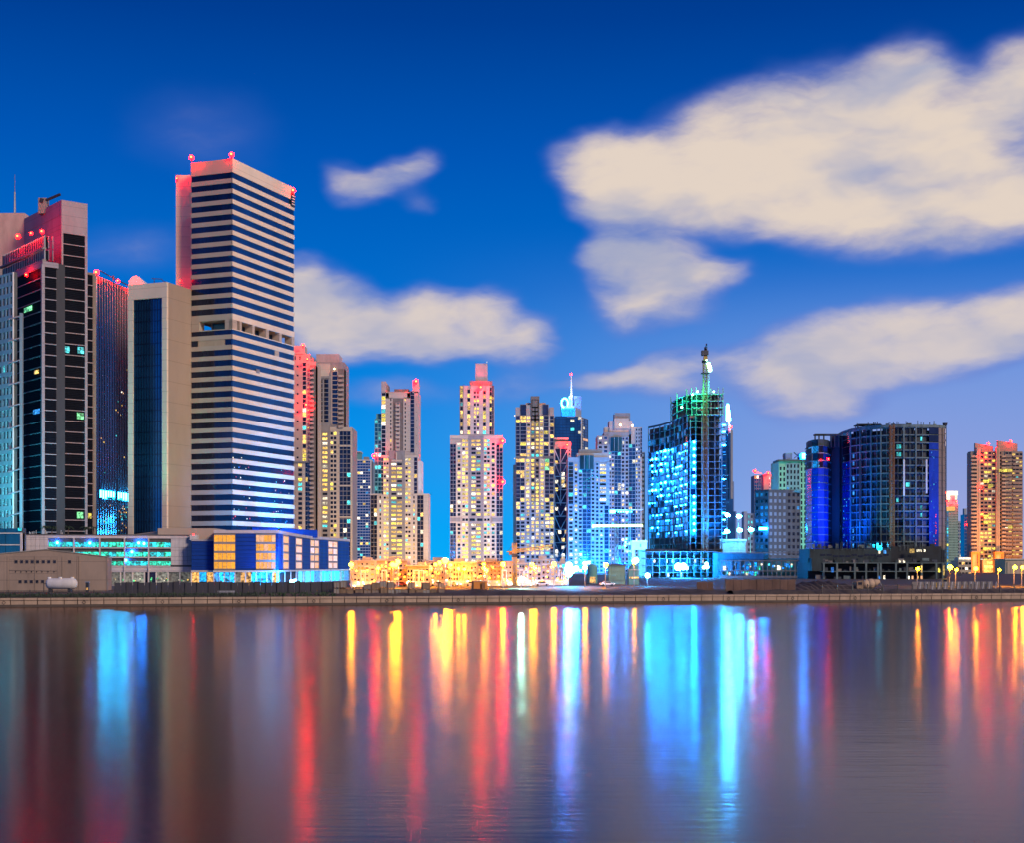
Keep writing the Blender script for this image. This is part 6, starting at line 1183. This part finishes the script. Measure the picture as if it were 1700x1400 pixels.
def street_lamps():
    proto = {}
    def build(h, r, m):
        k = (h, r, m)
        if k not in proto: proto[k] = (MB().cyl((0, 0, 0), (0, 0, h), .14, .08, 6).mesh('pole', 'steel'), MB().bar((0, 0, h), (0, -.9, h + .15), .1).mesh('arm', 'steel'), MB().ball((0, -.9, h + .1), r, 10, 7).mesh('globe', m))
        return proto[k]
    L_ = [(583, 938, 560, .85), (600.6, 943.5, 640, .55), (605.5, 943, 660, .55), (605, 951, 640, .5), (628, 944, 600, .62), (651.5, 938.5, 570, .9), (657, 939, 590, .8), (661, 933.5, 600, .95), (723, 938, 640, .62), (730, 935, 660, .75), (739, 932, 600, 1.15), (748, 939, 590, .75), (716, 945, 650, .5), (727.6, 950, 640, .5), (761, 945, 640, .7), (766, 949, 630, .55), (771, 946, 650, .65), (803, 937.6, 620, .6), (803.5, 944, 600, .62), (808, 947.6, 590, .62), (835, 938, 580, .85), (883, 938, 640, .7), (888, 944, 610, .66), (919.4, 938, 600, .85), (971.5, 943.8, 590, .72), (971, 936.5, 660, .62), (1005.6, 939, 600, .85), (1053, 936, 690, .55), (1524, 944.8, 640, .62), (1577.7, 943, 600, .9), (1588, 946.5, 640, .62), (1620.4, 945, 590, .72), (1659, 947, 700, .5), (1685, 943, 590, .72), (1698, 943, 600, .68)]
    seen = {}
    for i, (px, py, Y, r) in enumerate(sorted(L_)):
        if py > 948: continue
        Y, r = (395 + (Y - 560) * .45, r * .72) if px < 1500 else (438, r * .8)
        p = W(px, py, Y); h = round(p.z - GZ - .1, 1)
        where = 'beside the blue podium' if px < 615 else 'below the cross tower' if px < 700 else 'between cross tower and crowned tower' if px < 760 else 'below the crowned tower' if px < 850 else 'below the notched tower' if px < 940 else 'in the blue lit centre' if px < 1100 else 'at the unfinished block' if px < 1560 else 'by the orange towers'
        size = 'big' if r > .8 else 'medium' if r > .61 else 'small'
        key = (size, where); seen[key] = seen.get(key, 0) + 1; nth = ('', 'second ', 'third ', 'fourth ', 'fifth ')[seen[key] - 1]
        t = thing('street_lamp', f'{nth}{size} glowing orange street lamp {where}' + (' from the podium' if nth else ''), 'street lamp', (p.x, Y + .9, GZ), 'street lamps along the waterfront road')
        a, b_, c = build(h, round(r, 2), 'sodium')
        for nm, me in (('pole', a), ('arm', b_), ('globe', c)): link(bpy.data.objects.new(nm, me), t)
street_lamps()

def floodlights():
    def mast(label, px, py, Y, heads, m, beams=()):
        p = W(px, py, Y); t = thing('floodlight', label, 'floodlight', (p.x, Y, GZ), 'work floodlights')
        part(t, 'pole', MB().cyl((p.x, Y + .4, GZ), (p.x, Y + .4, p.z + .3), .18, .12, 6), 'steel')
        for dx, dz, r in heads:
            hd = part(t, 'lamp_head', MB().cyl((p.x + dx, Y, p.z + dz), (p.x + dx, Y + .5, p.z + dz), r * .9, r * .5, 8), 'dark_steel'); part(hd, 'lens', MB().ball((p.x + dx, Y - .1, p.z + dz), r, 10, 7, 1, .5, 1), m)
        for tgt, e, col, sz in beams: spot(t, (p.x, Y, p.z + max(q[1] + q[2] for q in heads) + .6), tgt, e, col, sz, .9, .4)
    mast('blue white floodlight low on the ground before the podium entrance', 484, 966, 440, ((0, 0, .55), (.7, .15, .4), (1.2, .35, .3)), 'flood_blue', ((W(500, 930, 520), 80000, (0, .3, 1), 170),))
    mast('star bright greenish white floodlight on the quay near the yellow crane', 865, 963, 400, ((0, 0, .75), (.6, .1, .5)), 'flood_white', ((W(862, 975, 330), 16000, (.3, 1, .8), 150),))
    mast('cluster of white cyan floodlights under the braced tower', 943, 946, 430, ((0, 0, 1.05), (.3, 1.1, 1), (1.2, -.4, .85), (2.4, .2, .8), (.2, -1.3, 1)), 'flood_cyan')
    mast('tall cyan white floodlight beside the cyan gantry', 1056, 931, 840, ((0, 0, 1.6), (-1.6, -.4, .9)), 'flood_cyan', ((W(1056, 905, 880), 120000, (.1, .8, 1), 150),))
    mast('huge cyan floodlight pair at the foot of the unfinished tower', 1130, 942, 728, ((-1.2, 0, 1.9), (1.4, .2, 1.7), (3, -.6, .9)), 'flood_cyan', ((W(1120, 870, 775), 230000, (0, .24, 1), 170),))
    mast('small cyan floodlight by the crane mast of the unfinished tower', 1173, 937, 712, ((0, 0, .8), (-1.2, -1.6, .7), (.6, -1.6, .6)), 'flood_cyan', ((W(1250, 940, 724), 60000, (0, .26, 1), 165),))
    mast('white floodlight low beside the domed kiosk', 1075, 956.5, 440, ((0, 0, .75),), 'flood_cyan')
    for px, py, Y in ((1207, 856, 1000), (1226, 858, 1000), (1206, 883, 985), (1227, 881, 985), (1246, 880, 985)):
        mast(('upper' if py < 870 else 'lower') + ' cyan work lamp hung over the cyan hall, ' + ('leftmost' if px < 1210 else 'rightmost' if px > 1240 else 'next to the service tower') , px, py, Y, ((0, 0, 1.35), (1.3, -.2, .9)), 'flood_cyan')
    # unseen floods added behind the street to wash the blue towers
    mast('added cyan floodlight behind the domed kiosk washing the tower fronts', 1010, 948, 1000, ((0, 0, .8),), 'flood_cyan', ((W(985, 890, 1150), 700000, (0, .28, 1), 160),))
    mast('added cyan floodlight in the gap washing the terraced tower', 1048, 950, 1090, ((0, 0, .8),), 'flood_cyan', ((W(1030, 880, 1280), 1000000, (0, .28, 1), 160),))
    mast('added cyan floodlight low at the notched and braced towers', 930, 950, 1180, ((0, 0, .8),), 'flood_cyan', ((W(925, 900, 1330), 500000, (0, .34, 1), 160),))
    mast('added blue floodlight behind the concrete frame washing the dark blue block', 1255, 950, 770, ((0, 0, .7),), 'flood_cyan', ((W(1285, 880, 855), 420000, (0, .34, 1), 160),))
    mast('added teal floodlight low in front of the green block', 1340, 938, 905, ((0, 0, .7),), 'flood_cyan', ((W(1325, 850, 1000), 260000, (.1, 1, .75), 150),))
floodlights()

def cranes():
    p = W(854, 965, 440); t = thing('tower_crane', 'small yellow tower crane standing among the low houses', 'crane', (p.x, 440, GZ)); Y = 440; x = p.x; zj = zof(916, Y)
    part(t, 'mast', lattice(MB(), (x, Y, GZ), (x, Y, zof(902, Y)), 1.3, 11, .22), 'yellow_steel', 'stuff'); part(t, 'cab', MB().box(x - .8, x + .9, Y - .9, Y + .6, zof(926, Y), zof(920, Y)), 'dark_steel')
    part(t, 'jib', lattice(MB(), (x, Y, zj), W(917, 908, Y), .9, 14, .2), 'yellow_steel', 'stuff'); part(t, 'counter_jib', MB().bar((x, Y, zj), W(841, 917, Y), .8, .3), 'yellow_steel'); part(t, 'counterweight', MB().box(W(845, 0, Y).x, W(850, 0, Y).x, Y - .6, Y + .6, zof(922, Y), zof(917, Y)), 'rust_steel'); part(t, 'stay', MB().bar((x, Y, zof(902, Y)), W(890, 911, Y), .1).bar((x, Y, zof(902, Y)), W(843, 916, Y), .1), 'dark_steel')
    Y = 940; p = W(1024, 965, Y); x = p.x; t = thing('tower_crane', 'crane with a long jib outlined in green light before the terraced tower', 'crane', (x, Y, GZ))
    part(t, 'mast', lattice(MB(), (x, Y, GZ), (x, Y, zof(857, Y)), 1.8, 22, .3), 'steel', 'stuff'); part(t, 'jib', lattice(MB(), W(983, 874, Y), W(1067, 873.5, Y), 1.2, 22, .25), 'steel', 'stuff'); part(t, 'light_strip', MB().bar(W(983, 874, Y - .9), W(1067, 873.3, Y - .9), .8, 1.7), 'strip_green'); part(t, 'stay', MB().bar(W(1024, 858, Y), W(1000, 872, Y), .2).bar(W(1024, 858, Y), W(1050, 872, Y), .2), 'steel')
    Y = 1200; t = thing('tower_crane', 'crane jib with small white lamps behind the green lit jib', 'crane', W(1045, 965, Y).xy.to_3d() + Vector((0, 0, GZ))); x = W(1045, 0, Y).x
    part(t, 'mast', lattice(MB(), (x, Y, GZ), (x, Y, zof(845, Y)), 1.8, 20, .35), 'steel', 'stuff'); part(t, 'jib', MB().bar(W(1013, 848, Y), W(1068, 847, Y), .9), 'white_paint')
    for px, r in ((1014, 1.0), (1017, 1.3), (1020, 1.1), (1027, .6), (1031, .7), (1035, .6), (1039, .6), (1043, .6), (1048, .5)): part(t, 'jib_lamp', MB().ball(W(px, 850.5, Y - 1), r, 6, 5), 'bulb_cyan')
    Y = 750; p = W(1170.5, 965, Y); x = p.x; t = thing('tower_crane', 'tall crane mast rising in front of the unfinished tower, head above its crown', 'crane', (x, Y, GZ))
    part(t, 'mast', lattice(MB(), (x, Y, GZ), (x, Y, zof(600, Y)), 1.9, 56, .32), 'rust_steel', 'stuff')
    for py in (660, 700, 742, 800, 860): part(t, 'wall_tie', MB().bar((x - 1.2, Y, zof(py, Y)), (x - 1.2, 758, zof(py, Y)), .3).bar((x + 1.2, Y, zof(py, Y)), (x + 1.2, 758, zof(py, Y)), .3), 'rust_steel')
    part(t, 'slewing_ring', MB().cyl((x, Y, zof(602, Y)), (x, Y, zof(598, Y)), 1.7, n=12), 'dark_steel'); part(t, 'machinery', MB().box(x - 1.9, x + 1.6, Y - 1.6, Y + 1.6, zof(590, Y), zof(582, Y)), 'dark_concrete'); part(t, 'tower_head', lattice(MB(), (x, Y, zof(598, Y)), (x + .4, Y, zof(576, Y)), 1.2, 6, .25), 'rust_steel', 'stuff'); part(t, 'cab', MB().box(x - 1.0, x + 1.0, Y - 2.2, Y - .6, zof(598, Y), zof(592, Y)), 'yellow_steel')
    part(t, 'jib', MB().bar((x + .2, Y, zof(582, Y)), W(1173, 571, Y - 3), .7).bar((x, Y, zof(580, Y)), (x + .8, Y, zof(570, Y)), .4), 'dark_steel'); part(t, 'hoist_rope', MB().bar(W(1177, 612, Y - 1), W(1176.5, 652, Y - 1), .22), 'white_wall')
    for px, py, r in ((1176.5, 604, .9), (1178, 609, 1.0), (1179, 614, .9), (1173, 597, .5)): part(t, 'crane_lamp', MB().ball(W(px, py, Y - 1.5), r, 8, 6), 'flood_green')
    hd = part(t, 'platform', MB().box(x - 2.0, x + 2.0, Y - 1.8, Y + 1.8, zof(620.5, Y), zof(619, Y)), 'dark_steel')
    # gantry washed in cyan
    Y = 870; b = Bld('lift_gantry', 'pale cantilevered gantry washed in cyan light beside the unfinished tower', 'gantry', 1052, Y)
    b.block(1048.5, 1054, 904, 975, 'white_wall', 0, 3, 'column'); b.block(1048, 1074, 901, 914, 'white_wall', -.5, 5, 'cabin'); b.block(1047, 1075, 898, 901.5, 'white_paint', -1.2, 7, 'roof_edge'); b.block(1036, 1048, 903, 905, 'white_paint', -.5, 5, 'deck'); b.block(1037, 1048, 914.5, 917, 'white_paint', -.5, 5, 'deck'); b.block(1036.5, 1038, 904, 916, 'white_wall', 0, 1, 'rail_post'); b.block(1062, 1064.5, 904, 909, 'teal_wall', -.7, 1, 'door'); b.block(1060, 1074, 914, 975, 'blue_grey', 1, 4, 'shaft')
    for px, py in ((1040, 896), (1038.5, 901), (1038, 907)): part(b.root, 'deck_lamp', MB().ball(W(px, py, Y - 1), .55, 6, 5), 'bulb_cyan')
    b.done()
cranes()

def cars():
    t = thing('parked_car', 'dark red car parked before the podium shops', 'car', (0, 0, 0), 'cars along the street')
    WL[t.name] = Vector((0, 0, 0))
    side = [(-2.15, .35), (2.15, .35), (2.2, .75), (1.35, .95), (.75, 1.42), (-.95, 1.45), (-1.6, .98), (-2.2, .9)]
    def car_body(m):
        mb = MB(); n = len(side)
        for y, s in ((-.85, 1), (.85, 1)): mb.v += [(x, y * (.86 if z > 1.2 else 1), z) for x, z in side]
        mb.f = [tuple(range(n)), tuple(range(2 * n - 1, n - 1, -1))] + [(n + i, n + (i + 1) % n, (i + 1) % n, i) for i in range(n)]
        return mb.mesh('body', m)
    bodies = {m: car_body(m) for m in ('red_paint', 'silver_paint', 'white_paint', 'dark_steel')}
    body = link(bpy.data.objects.new('body', bodies['red_paint']), t)
    g = MB().box8([(-1.4, -.87, .98), (1.2, -.87, .98), (1.2, .87, .98), (-1.4, .87, .98), (-.9, -.76, 1.36), (.68, -.76, 1.36), (.68, .76, 1.36), (-.9, .76, 1.36)]); lpart(t, 'window', g, 'win_dark')
    for x in (-1.35, 1.35):
        for y in (-.8, .8): w_ = lpart(t, 'wheel', MB().cyl((x, y - .1, .33), (x, y + .1, .33), .33, n=12), 'rubber')
    for y in (-.6, .6): lpart(t, 'headlight', MB().ball((2.16, y, .68), .12, 6, 5), 'headlight'); lpart(t, 'taillight', MB().ball((-2.18, y, .75), .1, 6, 5), 'taillight')
    spots = [(338, 968, 430, .1, 'dark_steel', 'dark car parked at the podium shops, end of the row'), (352, 968, 428, .05, 'red_paint', 'dark red car parked before the podium shops'), (366, 968, 432, .2, 'dark_steel', 'black car between two red ones before the podium'), (372, 968, 426, 0, 'red_paint', 'red car parked at the podium beside a black one'), (593, 966, 428, 0, 'white_paint', 'white car by the first street lamp past the podium'), (612, 966, 429, 3.1, 'silver_paint', 'silver car on the road below the stepped tower'), (640, 966, 430, -1.3, 'white_paint', 'white car facing the water below the cross tower'), (664, 966, 430, 3.1, 'red_paint', 'red car on the road below the cross tower'), (684, 966, 431, -1.4, 'silver_paint', 'silver car facing the water right of the cross tower'), (706, 966, 433, -1.5, 'white_paint', 'white car facing the water left of the biggest lamp'), (726, 966, 434, 3.1, 'silver_paint', 'silver car under the cluster of lamps'), (758, 966, 436, -1.2, 'white_paint', 'white car near the crowned tower lamps'), (784, 966, 436, 0, 'silver_paint', 'silver car in front of the crowned tower'), (846, 966, 436, -1.5, 'white_paint', 'white car beside the yellow crane mast'), (900, 966, 441, 0, 'silver_paint', 'silver car below the notched tower'), (1008, 966, 441, .1, 'white_paint', 'white car by the green shed')]
    for i, (px, py, Y, rz, m, lab) in enumerate(spots):
        o = t if i == 0 else copy_tree(t)
        o.location = ((px - CX) / F * Y, Y, GZ); o.rotation_euler = (0, 0, rz); o['label'] = lab
        for ch in o.children:
            if ch.name.startswith('body'): ch.data = bodies[m]
cars()

def palms():
    roof = zof(888, 445)
    for i, (px, h, lab) in enumerate(((155, 3.0, 'largest dark palm on the car park roof beside the glass tower'), (75, 3.2, 'dark palm on the car park roof before the corner column'), (86, 3.1, 'dark palm on the car park roof, middle of the low row'), (113, 3.2, 'dark palm on the car park roof before the louvre wing'), (142, 3.0, 'dark palm left of the largest one on the car park roof'))):
        p = W(px, 888, 448); p.z = roof; t = thing('palm_tree', lab, 'palm tree', p, 'palms on the car park roof'); tr = MB().cyl(p, p + Vector((.1, 0, h - .8)), .16, .1, 7); part(t, 'trunk', tr, 'bark'); c = p + Vector((.1, 0, h - .8)); mb = MB()
        for k in range(26):
            a = R.uniform(0, 6.28); l = R.uniform(1.2, 2.1); up = R.uniform(-.2, 1.1); q = c; d = Vector((math.cos(a), math.sin(a), 0))
            for s in range(4):
                e = c + d * l * (s + 1) / 4 + Vector((0, 0, up * (s + 1) / 4 - .9 * ((s + 1) / 4) ** 2)); sd = d.cross(Vector((0, 0, 1))) * .22 * (1 - s / 5)
                mb.quad(q - sd, e - sd * .8, e + Vector((0, 0, .06)), q + Vector((0, 0, .06))); mb.quad(q + Vector((0, 0, .06)), e + Vector((0, 0, .06)), e + sd * .8, q + sd); q = e
        part(t, 'crown', mb, 'leaf')
palms()
